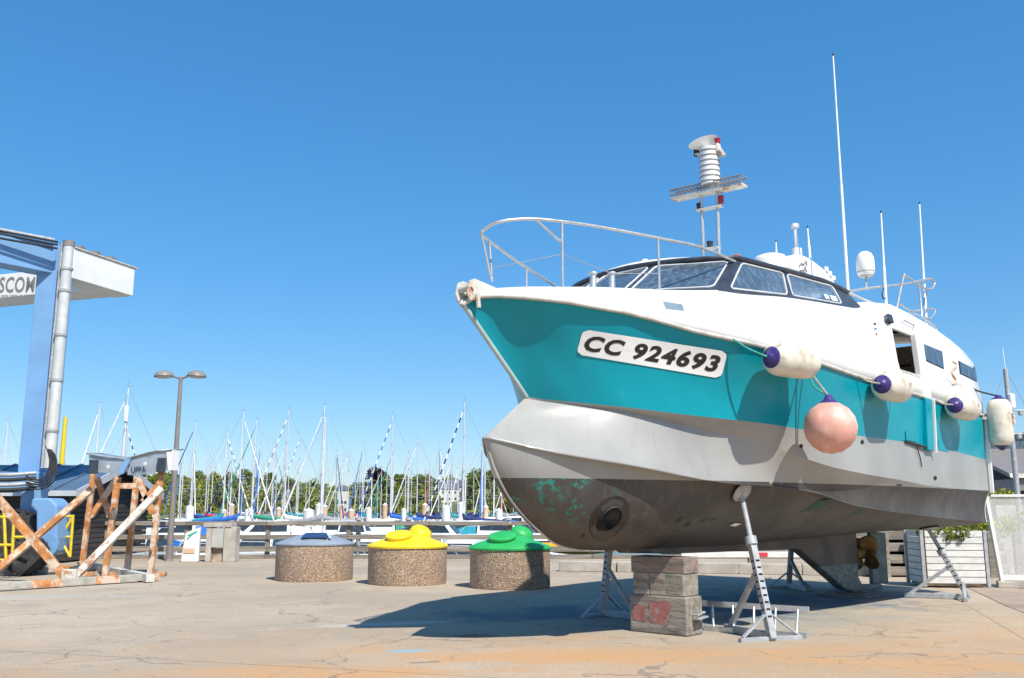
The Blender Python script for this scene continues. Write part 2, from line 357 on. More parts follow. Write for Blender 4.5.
    c = t.mix(t.math('MULTIPLY', t.ramp(fine, .35, .7), .40), c, (.22, .20, .17))
    pit = t.ramp(t.noise(v, 60, 2), .66, .72); c = t.mix(t.math('MULTIPLY', pit, .4), c, (.16, .14, .12))
    h = t.math('SUBTRACT', t.math('ADD', fine, t.math('MULTIPLY', mid, 1.5)), t.math('MULTIPLY', crk, 2.0))
    t.bump(h, .35, .012); return t.set(c, .88, 0, .3)
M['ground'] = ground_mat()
M['joint'] = mat('joint_filler', (.22, .185, .15), .95, var=.3, vs=4, world=True)

def aggregate_mat():
    t = NT('exposed_aggregate'); v = t.coord(False)
    vo = t.n('ShaderNodeTexVoronoi', i_Vector=v, i_Scale=48); ce = vo.outputs['Color']; d = vo.outputs['Distance']
    sep = t.n('ShaderNodeSeparateColor', i_0=ce)
    c = t.mix(sep.outputs[0], (.27, .165, .10), (.56, .40, .26)); c = t.mix(t.ramp(sep.outputs[1], .75, .9), c, (.70, .58, .46)); c = t.mix(t.ramp(sep.outputs[2], .85, .95), c, (.14, .10, .08))
    c = t.mix(t.ramp(d, .42, .7), c, (.30, .21, .145)); c = t.mix(t.math('MULTIPLY', t.ramp(t.noise(v, 1.5, 4), .5, .7), .3), c, (.22, .17, .13))
    t.bump(t.ramp(d, .1, .8, 1, 0), .6, .012); return t.set(c, .8)
M['aggregate'] = aggregate_mat()

def hull_mat():
    t = NT('hull_paint'); tc = t.n('ShaderNodeTexCoord').outputs['Object']; xyz = t.n('ShaderNodeSeparateXYZ', i_0=tc)
    v = t.n('ShaderNodeMapping', i_Vector=tc).outputs[0]
    edge = t.math('ADD', xyz.outputs[2], t.math('MULTIPLY', t.math('SUBTRACT', t.noise(v, 5, 4), .5), .012))
    isdark = t.math('LESS_THAN', edge, 1.905)
    vs = t.n('ShaderNodeMapping', i_Vector=tc, i_Scale=(5, 5, .7), i_Rotation=(0, .35, 0)).outputs[0]
    grey = t.mix(t.ramp(t.noise(v, .9, 5), .35, .7), (.275, .272, .258), (.34, .337, .32))
    grey = t.mix(t.math('MULTIPLY', t.ramp(t.noise(vs, 1.5, 6, .7), .55, .75), .35), grey, (.22, .205, .18))
    dk = t.mix(t.ramp(t.noise(v, 1.3, 6, .65), .35, .68), (.048, .044, .042), (.086, .078, .074))
    dk = t.mix(t.math('MULTIPLY', t.ramp(t.noise(vs, 2.2, 7, .75), .5, .72), .5), dk, (.135, .123, .114))
    dk = t.mix(t.math('MULTIPLY', t.ramp(t.noise(v, 26, 4, .7), .58, .7), .4), dk, (.035, .03, .028))
    fore = t.ramp(xyz.outputs[0], -1.6, -2.6)
    g = t.math('MULTIPLY', t.ramp(t.noise(v, 9, 8, .8), .52, .58), t.ramp(t.noise(v, 1.6, 4), .46, .6))
    gz = t.math('ADD', t.math('MULTIPLY', fore, t.ramp(xyz.outputs[2], 1.3, 1.55)), t.math('MULTIPLY', t.ramp(t.noise(v, .55, 3), .55, .7), .7))
    dk = t.mix(t.math('MULTIPLY', g, t.math('MINIMUM', gz, 1.0)), dk, (.012, .24, .19))
    c = t.mix(isdark, grey, dk)
    band = t.math('MULTIPLY', t.ramp(t.noise(v, 12, 6, .7), .6, .68), t.math('LESS_THAN', t.math('ABSOLUTE', t.math('SUBTRACT', xyz.outputs[2], 1.905)), .022))
    c = t.mix(t.math('MULTIPLY', band, .8), c, (.5, .47, .40))
    t.bump(t.noise(v, 1.6, 4), .06, .03)
    r = t.n('ShaderNodeMapRange', i_0=isdark, i_1=0, i_2=1, i_3=.32, i_4=.6).outputs[0]
    return t.set(c, r)
M['hull'] = hull_mat()

def skeg_mat():
    t = NT('skeg_paint'); tc = t.n('ShaderNodeTexCoord').outputs['Object']; xyz = t.n('ShaderNodeSeparateXYZ', i_0=tc)
    n = t.noise(tc, 1.5, 5); f = t.math('LESS_THAN', t.math('ADD', xyz.outputs[2], t.math('MULTIPLY', t.noise(tc, 6, 3), .04)), .60)
    up = t.mix(t.ramp(n, .35, .65), (.07, .062, .058), (.12, .105, .095))
    lo = t.mix(t.ramp(t.noise(tc, 12, 6, .7), .4, .65), (.09, .12, .12), (.22, .26, .25))
    t.bump(t.noise(tc, 30, 4), .3, .01); return t.set(t.mix(f, up, lo), .7)
M['skeg'] = skeg_mat()

def water_mat():
    t = NT('harbour_water'); v = t.coord(True, (1, .5, 1)); t.bump(t.noise(v, 1.1, 5), .35, .15)
    return t.set((.035, .075, .085), .12)
M['water'] = water_mat()

# ================================================================ THE SETTING
# quay: a base sheet and the concrete slabs laid on it
tag(MB().add([(-60, -12, -.035), (14, -12, -.035), (14, 31.4, -.035), (-60, 31.4, -.035)], [(0, 1, 2, 3)]).build('quay_base', M['joint']), kind='structure')
ground = tag(link(bpy.data.objects.new('quay_ground', None)), kind='structure')
ang = R(-17.2); ca, sa = math.cos(ang), math.sin(ang)
def slab_poly(x0, y0, x1, y1):
    return [(x0, y0), (x1, y0), (x1, y1), (x0, y1)]
def rotp(p): return (p[0] * ca - p[1] * sa - 2.13, p[0] * sa + p[1] * ca + 9.78)
def inv(p):
    x, y = p[0] + 2.13, p[1] - 9.78; return (x * ca + y * sa, -x * sa + y * ca)
def clip(poly, inside, cut):
    out = []
    for i in range(len(poly)):
        a, b = poly[i - 1], poly[i]; ia, ib = inside(a), inside(b)
        if ia != ib:
            k = cut(a, b); out.append((a[0] + (b[0] - a[0]) * k, a[1] + (b[1] - a[1]) * k))
        if ib: out.append(b)
    return out
XM, YM = 13.9, 31.3
SX, SY, GAP = 7.4, 8.6, .010
for i in range(-9, 7):
    for j in range(-4, 6):
        pl = [rotp(p) for p in slab_poly(i * SX + GAP / 2, j * SY + GAP / 2, (i + 1) * SX - GAP / 2, (j + 1) * SY - GAP / 2)]
        pl = clip(pl, lambda p: p[0] < XM, lambda a, b: (XM - a[0]) / (b[0] - a[0]))
        if len(pl) < 3: continue
        pl = clip(pl, lambda p: p[1] < YM, lambda a, b: (YM - a[1]) / (b[1] - a[1]))
        if len(pl) < 3: continue
        pl = clip(pl, lambda p: p[1] > -10, lambda a, b: (-10 - a[1]) / (b[1] - a[1]))
        if len(pl) < 3 or max(p[0] for p in pl) < -45: continue
        dz = random.uniform(-.003, .003)
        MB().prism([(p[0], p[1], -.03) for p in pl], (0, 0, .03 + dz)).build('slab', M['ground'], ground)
# quay face, promenade beyond on the right
M['paver'] = mat('brown_paving', (.33, .255, .195), .85, var=.18, vs=1.5, world=True, bump=(20, .3))
tag(MB().box((-23, 31.35, -1.5), (74, .3, 2.9)).build('quay_wall', M['concrete']), kind='structure')
tag(MB().add([(14, -12, -.004), (150, -12, -.004), (150, 90, -.004), (14, 90, -.004)], [(0, 1, 2, 3)]).add([(14, 90, -.004), (150, 90, -.004), (150, 90, -3), (14, 90, -3)], [(0, 1, 2, 3)]).add([(14, 31.2, -.004), (14, 90, -.004), (14, 90, -3), (14, 31.2, -3)], [(0, 1, 2, 3)]).build('promenade', M['paver']), kind='structure')
pv = [G(968, 588), G(1000, 586), G(1090, 600), G(1090, 640), G(1006, 606)]
tag(MB().prism([(p.x, p.y, .004) for p in pv], (0, 0, .004)).build('paved_strip', M['paver']), kind='structure')
tag(MB().add([(-900, 31, -1.8), (14.2, 31, -1.8), (14.2, 89, -1.8), (900, 89, -1.8), (900, 292, -1.8), (-900, 292, -1.8)], [(0, 1, 2, 3, 4, 5)]).build('water', M['water']), kind='structure')
def hz(x, y):
    k = max(0, y - 285); z = -2.6 + min(k, 12) * .22 + max(0, k - 12) * .055
    return z + (2.2 * math.sin(x * .021) + 1.3 * math.sin(x * .05 + 2)) * min(1, k / 90) - max(0, k - 230) * .05
rows = [[(x, y, hz(x, y)) for x in range(-700, 701, 20)] for y in list(range(284, 330, 6)) + list(range(330, 700, 25))]
tag(MB().grid(rows).build('hillside', M['grass'], smooth=60), kind='structure')
tag(MB().add([(-4000, 690, -3), (4000, 690, -3), (4000, 4500, -3), (-4000, 4500, -3)], [(0, 1, 2, 3)]).build('far_land', M['grass']), kind='structure')

# ================================================================ THE PASSENGER BOAT (x = aft, y = -port, z up)
BA = R(42); BO = Vector((2.12, 13.13, 0)); BU = Vector((math.sin(BA), math.cos(BA), 0)); BN = Vector((math.cos(BA), -math.sin(BA), 0))
def bt(x, y, t):                        # pixel -> (s, t, z) on the fore-and-aft plane at offset t
    r = ray(x, y); k = (BO + BN * t - EYE).dot(BN) / r.dot(BN); q = EYE + r * k; return ((q - BO).dot(BU), t, q.z)
def bs(x, y, s):                        # pixel -> (s, t, z) on the athwartships plane at station s
    r = ray(x, y); k = (BO + BU * s - EYE).dot(BU) / r.dot(BU); q = EYE + r * k; return (s, (q - BO).dot(BN), q.z)
def B(p): return Vector((p[0], -p[1], p[2]))
def W(p): return BO + BU * p[0] + BN * p[1] + Vector((0, 0, p[2]))
boat = thing('passenger_boat', BO, R(90) - BA, 'white and teal passenger boat propped up on stands, numbered CC 924693', 'boat')

SE = 7.8
sh_t = pchip([(-4, 0), (-3.9, .06), (-3.7, .20), (-3.5, .38), (-3.2, .6), (-3, .72), (-2.7, .9), (-2.5, 1.02), (-2.2, 1.18), (-2, 1.3), (-1.5, 1.58), (-1, 1.82), (0, 2.04), (2, 2.12), (SE, 2.10)])
sh_z = pchip([(-4, 3.80), (-3.97, 3.84), (-3.83, 3.91), (-3.65, 3.93), (-3.48, 3.92), (-3.29, 3.91), (-2.98, 3.89), (-2.67, 3.85), (-2.33, 3.81), (-2.0, 3.74), (-1.54, 3.64), (-.79, 3.55), (.74, 3.46), (1.75, 3.41), (3.83, 3.37), (SE, 3.30)])
kt = pchip([(-2.94, 0), (-2.9, .025), (-2.8, .10), (-2.5, .41), (-2, .88), (-1, 1.47), (0, 1.79), (1, 1.93), (2, 2.0), (4, 2.06), (SE, 2.07)])
tb_z = pchip([(-2.94, 2.87), (-2.28, 2.78), (-1.23, 2.67), (-.18, 2.62), (.51, 2.59), (2.1, 2.59), (4.87, 2.58), (SE, 2.48)])
k2_z = pchip([(-2.94, 2.85), (-1.88, 2.69), (-1.06, 2.53), (-.06, 2.38), (.18, 2.30), (1.17, 2.12), (3.48, 1.99), (4.71, 1.93), (SE, 1.89)])
ch_t = pchip([(-3.62, 0), (-3.6, .04), (-3.5, .13), (-3.3, .31), (-3, .55), (-2, 1.03), (-1, 1.33), (0, 1.53), (1, 1.66), (2, 1.77), (4, 1.9), (SE, 1.98)])
ch_z = pchip([(-3.62, 2.36), (-3.08, 2.21), (-2.13, 2.07), (-.69, 1.89), (.1, 1.87), (1.08, 1.80), (2.17, 1.63), (4.33, 1.49), (SE, 1.33)])
kl_s = pchip([(0, -3.62), (.06, -3.45), (.13, -3.19), (.21, -2.75), (.28, -2.33), (.36, -1.75), (.46, -.65), (.58, .9), (.7, 2.7), (.85, 5.1), (1, SE)])
kl_z = pchip([(0, 2.36), (.06, 2.0), (.13, 1.68), (.21, 1.35), (.28, 1.14), (.36, 1.06), (.46, 1.03), (.58, 1.02), (.7, 1.05), (.85, 1.12), (1, 1.20)])
NW = 72; Wt = [(k / NW) for k in range(NW + 1)]
def sline(s0, ft, fz, e=1.5): return [Vector((s0 + (SE - s0) * w_ ** e, ft(s0 + (SE - s0) * w_ ** e), fz(s0 + (SE - s0) * w_ ** e))) for w_ in Wt]
Lk = [Vector((kl_s(w_), 0, kl_z(w_))) for w_ in Wt]
k2_in = pchip([(-2.94, 0), (-2.6, .04), (-2, .11), (-1, .19), (-.3, .15), (.4, .06), (1, 0), (SE, 0)])
lip = pchip([(-3.62, 0), (-3.3, .02), (-2.5, .10), (-1.5, .16), (0, .17), (1.5, .10), (3, .04), (SE, .0)])
Lc = sline(-3.62, ch_t, ch_z); L2 = sline(-2.94, lambda s: max(0, kt(s) - k2_in(s)), k2_z); Lt = sline(-2.94, kt, tb_z)
Li = [Vector((p.x, max(0, p.y - lip(p.x)), p.z - .01 - .06 * lip(p.x))) for p in Lc]; Ls = sline(-4.0, sh_t, sh_z)
def patch(A_, B_, n, bul=None):
    rows = []
    for j in range(n + 1):
        v = j / n; row = []
        for k in range(NW + 1):
            p = A_[k].lerp(B_[k], v)
            if bul: p = p + bul(k, v, p)
            row.append(p)
        rows.append(row)
    return rows
def bilge(k, v, p):
    b = .24 * min(1, Lc[k].y / 1.3) * (1 - .45 * Wt[k]); s_ = math.sin(math.pi * v ** .85)
    return Vector((-.10 * b * s_ * (1 - Wt[k]), .75 * b * s_, -.75 * b * s_ * (1 - .5 * Wt[k])))
def cave(k, v, p): return Vector((0, -.05 * math.sin(math.pi * v) * min(1, p.y), 0))
def flare(k, v, p):
    f = max(0, 1 - Wt[k] * 1.9); return Vector((.0, -.16 * f * math.sin(math.pi * v) * min(1, p.y / .5), 0))
def both(rows, name, m, parent, **kw):
    mb = MB(); mb.grid([[B(p) for p in r] for r in rows]); mb.grid([[Vector((p.x, p.y, p.z)) for p in r] for r in rows]); return mb.build(name, m, parent, **kw)
rb = patch(Lk, Li, 12, bilge); ri = patch(Li, Lc, 1); rc = patch(Lc, L2, 5, cave); r2 = patch(L2, Lt, 3); rt = patch(Lt, Ls, 10, flare)
mb = MB()
for rows in (rb, ri, rc, r2):
    mb.grid([[B(p) for p in r] for r in rows]); mb.grid([[Vector(p) for p in r] for r in rows])
hull = mb.build('hull', M['hull'], boat, smooth=28)
kn = {(round(p.x, 3), round(abs(p.y), 3), round(p.z, 3)) for Lx in (Li, Lc, L2) for p in Lx}
kset = {v.index for v in hull.data.vertices if (round(v.co.x, 3), round(abs(v.co.y), 3), round(v.co.z, 3)) in kn}
for e_ in hull.data.edges:
    if e_.vertices[0] in kset and e_.vertices[1] in kset: e_.use_edge_sharp = True
teal = both(rt, 'teal_topside', M['teal'], boat, smooth=28); teal['label'] = 'teal painted band along the hull'
tr_half = [r[-1] for r in rb] + [r[-1] for r in ri][1:] + [r[-1] for r in rc][1:] + [r[-1] for r in r2][1:] + [r[-1] for r in rt][1:]
# upper body
bz4 = pchip([(-4, 3.82), (-3.85, 3.92), (-3.6, 3.97), (-3, 4.05), (-2, 4.12), (-1.1, 4.13), (0, 4.24), (2, 4.42), (3.2, 4.46), (4.6, 4.44), (6, 4.40), (SE, 4.30)])
bt4 = pchip([(-4, 0), (-3.9, .055), (-3.5, .33), (-3, .64), (-2, 1.16), (-1.1, 1.66), (0, 1.82), (2, 1.88), (3.2, 1.95), (4.6, 2.0), (SE, 2.01)])
t5 = pchip([(-4, 0), (-3.9, .04), (-3.5, .24), (-3, .48), (-2, .90), (-1.5, 1.25), (-1.1, 1.60), (0, 1.65), (3.18, 1.65), (4, 1.7), (SE, 1.66)])
z5 = pchip([(-4, 3.83), (-3.86, 3.905), (-3.59, 4.02), (-3.26, 4.07), (-2.9, 4.12), (-2.52, 4.16), (-2.11, 4.19), (-1.5, 4.215), (-1.1, 4.23), (-.9, 4.24), (.69, 4.44), (2.6, 4.63), (3.1, 4.68), (3.8, 4.92), (4.5, 4.96), (6.27, 4.91), (SE, 4.78)])
cr = pchip([(-4, 0), (-3, .07), (-1.6, .07), (-1, .05), (3, .02), (3.8, .14), (SE, .12)])
DS0, DS1 = 3.56, 4.46
ST = sorted(set([-4 + .04 * k * k * .12 for k in range(12)] + [-3.35 + k * .22 for k in range(32)] + [DS0, DS1] + [4.75, 5.2, 5.7, 6.2, 6.7, 7.2, SE]))
ST = [s for s in ST if not (DS0 < s < DS1 - 1e-6 and s != DS0 and abs(s - 4.1) > .2)]
ST = sorted(set(ST))
def usec(s):
    a = Vector((s, sh_t(s), sh_z(s))); b = Vector((s, bt4(s), bz4(s))); c = Vector((s, t5(s), z5(s))); d = Vector((s, 0, z5(s) + cr(s)))
    mid = a.lerp(b, .27) + Vector((0, .03 * min(1, sh_t(s)), 0)); mid2 = a.lerp(b, .95)
    pts = [a, mid, mid2, b, b.lerp(c, .5) + Vector((0, .02, .02)), c]
    for q in (.75, .5, .25, 0): pts.append(Vector((s, c.y * q, c.z + cr(s) * (1 - q * q))))
    return pts
secs = [usec(s) for s in ST]; rowsU = [[secs[k][i] for k in range(len(ST))] for i in range(len(secs[0]))]
i0 = min(range(len(ST)), key=lambda k: abs(ST[k] - DS0)); i1 = min(range(len(ST)), key=lambda k: abs(ST[k] - DS1))
mb = MB(); hole = lambda i, k: i == 1 and i0 <= k < i1
mb.grid([[B(p) for p in r] for r in rowsU], skip=hole); mb.grid([[Vector(p) for p in r] for r in rowsU])
upper = mb.build('upper_body', M['white'], boat, smooth=32); upper['label'] = 'white upper body and foredeck'
k_ = upper.modifiers.new('s', 'SOLIDIFY'); k_.thickness = .035; k_.offset = -1
tr_half2 = tr_half
poly = [B(p) for p in tr_half2] + [Vector(p) for p in reversed(tr_half2)][:-1]
MB().prism([(p.x + .006, p.y, p.z) for p in poly], (.03, 0, 0)).build('transom', M['white'], boat)
# rub rail, stem band, spray rail edge
for sd in (1, -1):
    MB().tube([Vector((p.x, -sd * (p.y + .012), p.z)) for p in Ls], .026, 8).build('rub_rail', M['rub'], boat, smooth=60)
    MB().tube([Vector((p.x, -sd * (p.y + .004), p.z - .012)) for p in Lc], .014, 6).build('spray_rail', M['hull'], boat, smooth=60)
MB().tube([Vector((rt[j][0].x + .03, 0, rt[j][0].z)) for j in range(len(rt))], .03, 12).build('stem_band', M['stem'], boat, smooth=60)
MB().tube([Vector((Lk[k].x - .004, 0, Lk[k].z - .004)) for k in range(2, 26)], .014, 6).build('forefoot_strip', M['rub'], boat, smooth=60)
# corner trim at the stern
MB().beam(B((SE + .02, 2.12, 1.86)), B((SE + .02, 2.13, 3.34)), .07, .05, up=(1, 0, 0)).build('corner_post', M['white'], boat, bevel=.008)

# surface look-up in boat frame
def bvh(objs):
    vs, fs = [], []
    for o in objs:
        b = len(vs); vs += [v.co.copy() for v in o.data.vertices]; fs += [tuple(b + i for i in p.vertices) for p in o.data.polygons]
    return BVHTree.FromPolygons(vs, fs)
BV = bvh([hull, teal, upper])
INV = Matrix.Rotation(-(R(90) - BA), 4, 'Z') @ Matrix.Translation(-BO)
EYEB = INV @ EYE
def hit(x, y, off=.006):                # point on the boat's skin seen at a pixel, lifted off it
    d = (INV.to_3x3() @ ray(x, y)).normalized(); p, n, i, ds = BV.ray_cast(EYEB, d)
    if p is None:
        p, n, i, ds = BV.find_nearest(B(bt(x, y, 1.9))); print('MISS', x, y)
    if n.dot(d) > 0: n = -n
    return p + n * off
def skin(s, z, off=.0, side=1):         # point on the port skin at station s and height z
    p, n, i, ds = BV.ray_cast(Vector((s, -6 * side, z)), Vector((0, side, 0)))
    if p is None: return Vector((s, -2 * side, z))
    if n.y * side > 0: n = -n
    return p + n * off

# number plate
PQ = [(583, 329), (727.5, 351.5), (720.5, 378.5), (576, 354)]
def pquad(u_, v_):                      # u right, v down
    a = Vector(PQ[0]).lerp(Vector(PQ[1]), u_); b = Vector(PQ[3]).lerp(Vector(PQ[2]), u_); return a.lerp(b, v_)
def rounded(nu, nv, rx, ry):
    pts = []
    for cx, cy, a0 in ((1 - rx, ry, -90), (1 - rx, 1 - ry, 0), (rx, 1 - ry, 90), (rx, ry, 180)):
        for k in range(6):
            a = R(a0 + k * 18); pts.append((cx + rx * math.cos(a), cy + ry * math.sin(a)))
    return pts
bmn = bmesh.new(); NUu, NVv = 40, 10; vv = {}
def inround(u_, v_, rx=.035, ry=.2):
    return u_, v_
for i in range(NUu + 1):
    for j in range(NVv + 1):
        u_, v_ = i / NUu, j / NVv; rx, ry = .04, .22
        # pull the corners in to round them
        lim = 0
        if v_ < ry or v_ > 1 - ry:
            q = (ry - v_) / ry if v_ < ry else (v_ - 1 + ry) / ry; lim = rx * (1 - math.sqrt(max(0, 1 - q * q)))
        u2 = lim + u_ * (1 - 2 * lim); pq = pquad(u2, v_); vv[i, j] = bmn.verts.new(hit(pq.x, pq.y, .010))
for i in range(NUu):
    for j in range(NVv): bmn.faces.new((vv[i, j], vv[i + 1, j], vv[i + 1, j + 1], vv[i, j + 1]))
me = bpy.data.meshes.new('number_plate'); bmn.to_mesh(me); bmn.free(); me.materials.append(M['plate'])
plate = link(bpy.data.objects.new('number_plate', me)); plate.parent = boat; plate['label'] = 'white registration plate reading CC 924693'
def text_mesh(txt, shear=0, bold=0, space=1.0):
    cu = bpy.data.curves.new('txt', 'FONT'); cu.body = txt; cu.shear = shear; cu.offset = bold; cu.space_character = space; cu.resolution_u = 3
    o = bpy.data.objects.new('txt', cu); COL.objects.link(o); bpy.context.view_layer.update()
    dg = bpy.context.evaluated_depsgraph_get(); me = bpy.data.meshes.new_from_object(o.evaluated_get(dg)); bpy.data.objects.remove(o)
    vs = [v.co.copy() for v in me.vertices]; fs = [tuple(p.vertices) for p in me.polygons]; bpy.data.meshes.remove(me)
    x0, x1 = min(v.x for v in vs), max(v.x for v in vs); y0, y1 = min(v.y for v in vs), max(v.y for v in vs)
    return [((v.x - x0) / (x1 - x0), (v.y - y0) / (y1 - y0)) for v in vs], fs
def lettering(name, txt, fmap, m, parent, **kw):
    vs, fs = text_mesh(txt, **kw); me = bpy.data.meshes.new(name); me.from_pydata([tuple(fmap(a, b)) for a, b in vs], [], fs); me.materials.append(m)
    o = link(bpy.data.objects.new(name, me)); o.parent = parent; return o
def pm(a, b):
    q = pquad(.035 + a * .93, .83 - b * .66); return hit(q.x, q.y, .013)
lettering('lettering', 'CC 924693', pm, M['ink'], plate, shear=.17, bold=.04, space=1.14)

# small marks on the bow: thruster tunnel, patches, anode
def disc_on(x, y, rx, ry, off, name, m, parent, n=20, rot=0, pix=True):
    mb = MB(); c = hit(x, y, off); pts = []
    for k in range(n):
        a = 2 * math.pi * k / n; ux, uy = rx * math.cos(a), ry * math.sin(a)
        pts.append(hit(x + ux * math.cos(rot) - uy * math.sin(rot), y + ux * math.sin(rot) + uy * math.cos(rot), off))
    mb.add([c] + pts, [(0, 1 + k, 1 + (k + 1) % n) for k in range(n)]); return mb.build(name, m, parent, fix=False)
M['af_dark'] = mat('antifoul_dark', (.026, .023, .022), .6, var=.2, vs=4)
tt = disc_on(609, 518, 25, 17, .004, 'thruster_surround', M['af_dark'], boat, rot=R(-50))
cpt = hit(611, 518, 0); MB().tube([cpt + Vector((0, -.012, 0)), cpt + Vector((0, .5, .02))], .16, 24, cap=False).build('thruster_tunnel', M['darkhole'], boat, smooth=40)
disc_on(611, 518, 6.5, 11, .016, 'tunnel_mouth', M['darkhole'], boat, rot=R(38))
cpts = [hit(611 + 8.5 * math.cos(a) * math.cos(R(38)) - 13 * math.sin(a) * math.sin(R(38)), 518 + 8.5 * math.cos(a) * math.sin(R(38)) + 13 * math.sin(a) * math.cos(R(38)), .012) for a in [2 * math.pi * k / 20 for k in range(20)]]
MB().tube(cpts, .014, 6, closed=True).build('tunnel_rim', M['af_dark'], boat, smooth=60)
for (x, y, w_, h_, r_) in ((679, 520, 9, 2.2, -38), (688, 524, 6, 2, -40), (704, 520, 7, 2, -32), (713, 519, 4, 1.6, -30), (583, 536, 4, 3, -40)):
    disc_on(x, y, w_ * .8, h_ * .9, .004, 'repair_patch', M['af_dark'], boat, n=4, rot=R(r_ + 0))
M['af_green'] = mat('antifoul_green', (.012, .07, .05), .6, var=.3, vs=6)
for (x, y, w_, h_) in ((818, 505, 20, 4), (861, 511, 18, 3)): disc_on(x, y, w_, h_, .004, 'pad_mark', M['af_green'], boat, n=4, rot=R(-22))
disc_on(735, 524, 6, 1.7, .012, 'anode', M['plate'], boat, n=4, rot=R(-10))
for (x, y) in ((862, 442), (801, 446), (935, 478)): disc_on(x, y, 1.7, 2.2, .006, 'drain', M['darkhole'], boat, n=10)
disc_on(899, 485, 4, .8, .006, 'drain', M['darkhole'], boat, n=4)

# hatch window in the white bow
def pquad_on(name, P4, off, m, parent, n=6, thick=None):
    mb = MB(); rows = []
    for j in range(n + 1):
        a = Vector(P4[0]).lerp(Vector(P4[3]), j / n); b = Vector(P4[1]).lerp(Vector(P4[2]), j / n)
        rows.append([hit(*a.lerp(b, i / n), off) for i in range(n + 1)])
    if (rows[0][-1] - rows[0][0]).cross(rows[-1][0] - rows[0][0]).dot(rows[0][0] - EYEB) > 0: rows = rows[::-1]
    return mb.grid(rows).build(name, m, parent, smooth=30, fix=False)
pn = pquad_on('porthole', [(659.5, 299.5), (683.5, 303), (686.5, 312.5), (663, 310)], .008, M['white_frame'], boat)
pquad_on('pane', [(662, 301.5), (682, 304.5), (684, 311.5), (665, 309.5)], .014, M['glass_side'], pn)
# aft windows
for P4 in ([(921.6, 344), (941, 352), (942.7, 368), (924, 359.5)], [(958.8, 361.6), (975, 370), (976, 381), (960.4, 373.6)]):
    c = sum((Vector(p) for p in P4), Vector((0, 0))) / 4
    pn = pquad_on('side_window', [tuple(c + (Vector(p) - c) * 1.1) for p in P4], .008, M['black_frame'], boat)
    pquad_on('pane', P4, .014, M['glass_side'], pn)
# door opening: frame, half door, interior
def sk(s, z, off=0): return skin(s, z, off)
zb0, zb1 = sh_z(4.1) + .27 * (bz4(4.1) - sh_z(4.1)), sh_z(4.1) + .95 * (bz4(4.1) - sh_z(4.1))
fr = MB()
fr.beam((DS0 - .01, -2.06, zb0), (DS0 - .01, -1.985, zb1), .05, .09, up=(1, 0, 0)); fr.beam((DS1 + .16, -2.10, zb0 - .36), (DS1 + .16, -2.03, zb1 + .02), .34, .10, up=(0, 1, 0))
fr.beam((DS0 - .04, -1.985, zb1 + .01), (DS1 + .3, -1.985, zb1 + .01), .06, .05); fr.build('door_frame', M['white'], boat, bevel=.012)
MB().beam((DS0, -2.075, zb0 + .03), (DS1, -2.08, zb0 + .03), .06, .05).build('door_sill', M['rub'], boat, bevel=.01)
MB().hexa([(DS1 - .02, -2.14, 2.50), (DS1 + .30, -2.135, 2.49), (DS1 + .30, -2.0, 2.49), (DS1 - .02, -2.0, 2.50)], [(DS1 - .02, -2.17, 3.34), (DS1 + .30, -2.165, 3.34), (DS1 + .30, -2.0, 3.34), (DS1 - .02, -2.0, 3.34)]).build('door_pilaster', M['teal'], boat, bevel=.015)
MB().beam((DS1 + .33, -2.135, 2.47), (DS1 + .33, -2.165, 3.36), .035, .05, up=(0, 1, 0)).build('door_trim', M['white'], boat)
sa_ = MB(); sa_.box((4.6, 0, 3.12), (6.2, 3.9, .04)); sa_.build('cabin_floor', M['interior'], boat)
MB().box((4.6, 1.62, 3.85), (5.6, .04, 1.3)).build('cabin_lining', M['interior'], boat)
MB().box((7.70, 0, 4.46), (.05, 2.9, .60)).build('aft_bulkhead', M['interior'], boat)
for k in range(3): MB().box((7.1 - .9 * k, .2, 4.28 + .1 * k), (.08, 2.6, .07)).build('cross_beam', M['seat'], boat)
MB().box((6.2, -.1, 4.0), (.5, .7, .5)).build('engine_locker', M['interior'], boat, bevel=.03)
for k in range(5): MB().box((3.0 + k * .75, .0, 4.78 - .0 * k), (.06, 3.0, .08)).build('roof_rib', M['seat'], boat)
for k in range(4):
    MB().box((3.3 + k * .8, .9, 3.45), (.5, 1.1, .1)).box((3.52 + k * .8, .9, 3.85), (.1, 1.1, .75)).build('passenger_seat', M['seat'], boat, bevel=.03)
MB().tube([(3.2, -1.3, 4.45), (5.6, -1.3, 4.42)], .02, 6).tube([(3.2, -1.05, 4.3), (5.6, -1.05, 4.28)], .02, 6).build('grab_bar', M['steel'], boat)
# notice and emblem on the side
nb = pquad_on('safety_notice', [(871.5, 319.5), (877.5, 322), (879, 338), (873, 335.5)], .006, M['plate'], boat, 4)
for i_, (x, y, w_, h_, m) in enumerate(((874.3, 324, 1.6, 1.2, 'ink'), (875, 329, 1.9, .9, 'cloth_blue'), (876, 334.2, 1.1, 1.5, 'cloth_red'))):
    disc_on(x, y, w_, h_, .010, 'notice_mark', M[m], nb, n=6)
sea = [(952.0, 361.5), (955.2, 363.5), (955.6, 367), (952.6, 369.5), (951.0, 373), (953.2, 377), (955.2, 380), (954.2, 384), (951.6, 384.5), (951.4, 382.4)]
M['emblem'] = mat('emblem_orange', (.60, .36, .22), .5, var=.1)
em = MB().tube(smooth_pts([hit(x, y, .008) for x, y in sea], 3), [.010 + .014 * math.sin(math.pi * min(1, k / 26)) for k in range(28)], 6).build('seahorse_emblem', M['emblem'], boat, smooth=60)
M['grey_ink'] = mat('grey_lettering', (.35, .33, .32), .6, var=.1)
for x in (946.2, 948.3, 950.2, 956.4, 958.3, 960.3): disc_on(x, 379.5 + (x - 946) * .42, .75, .9, .006, 'emblem_letter', M['grey_ink'], em, n=6)
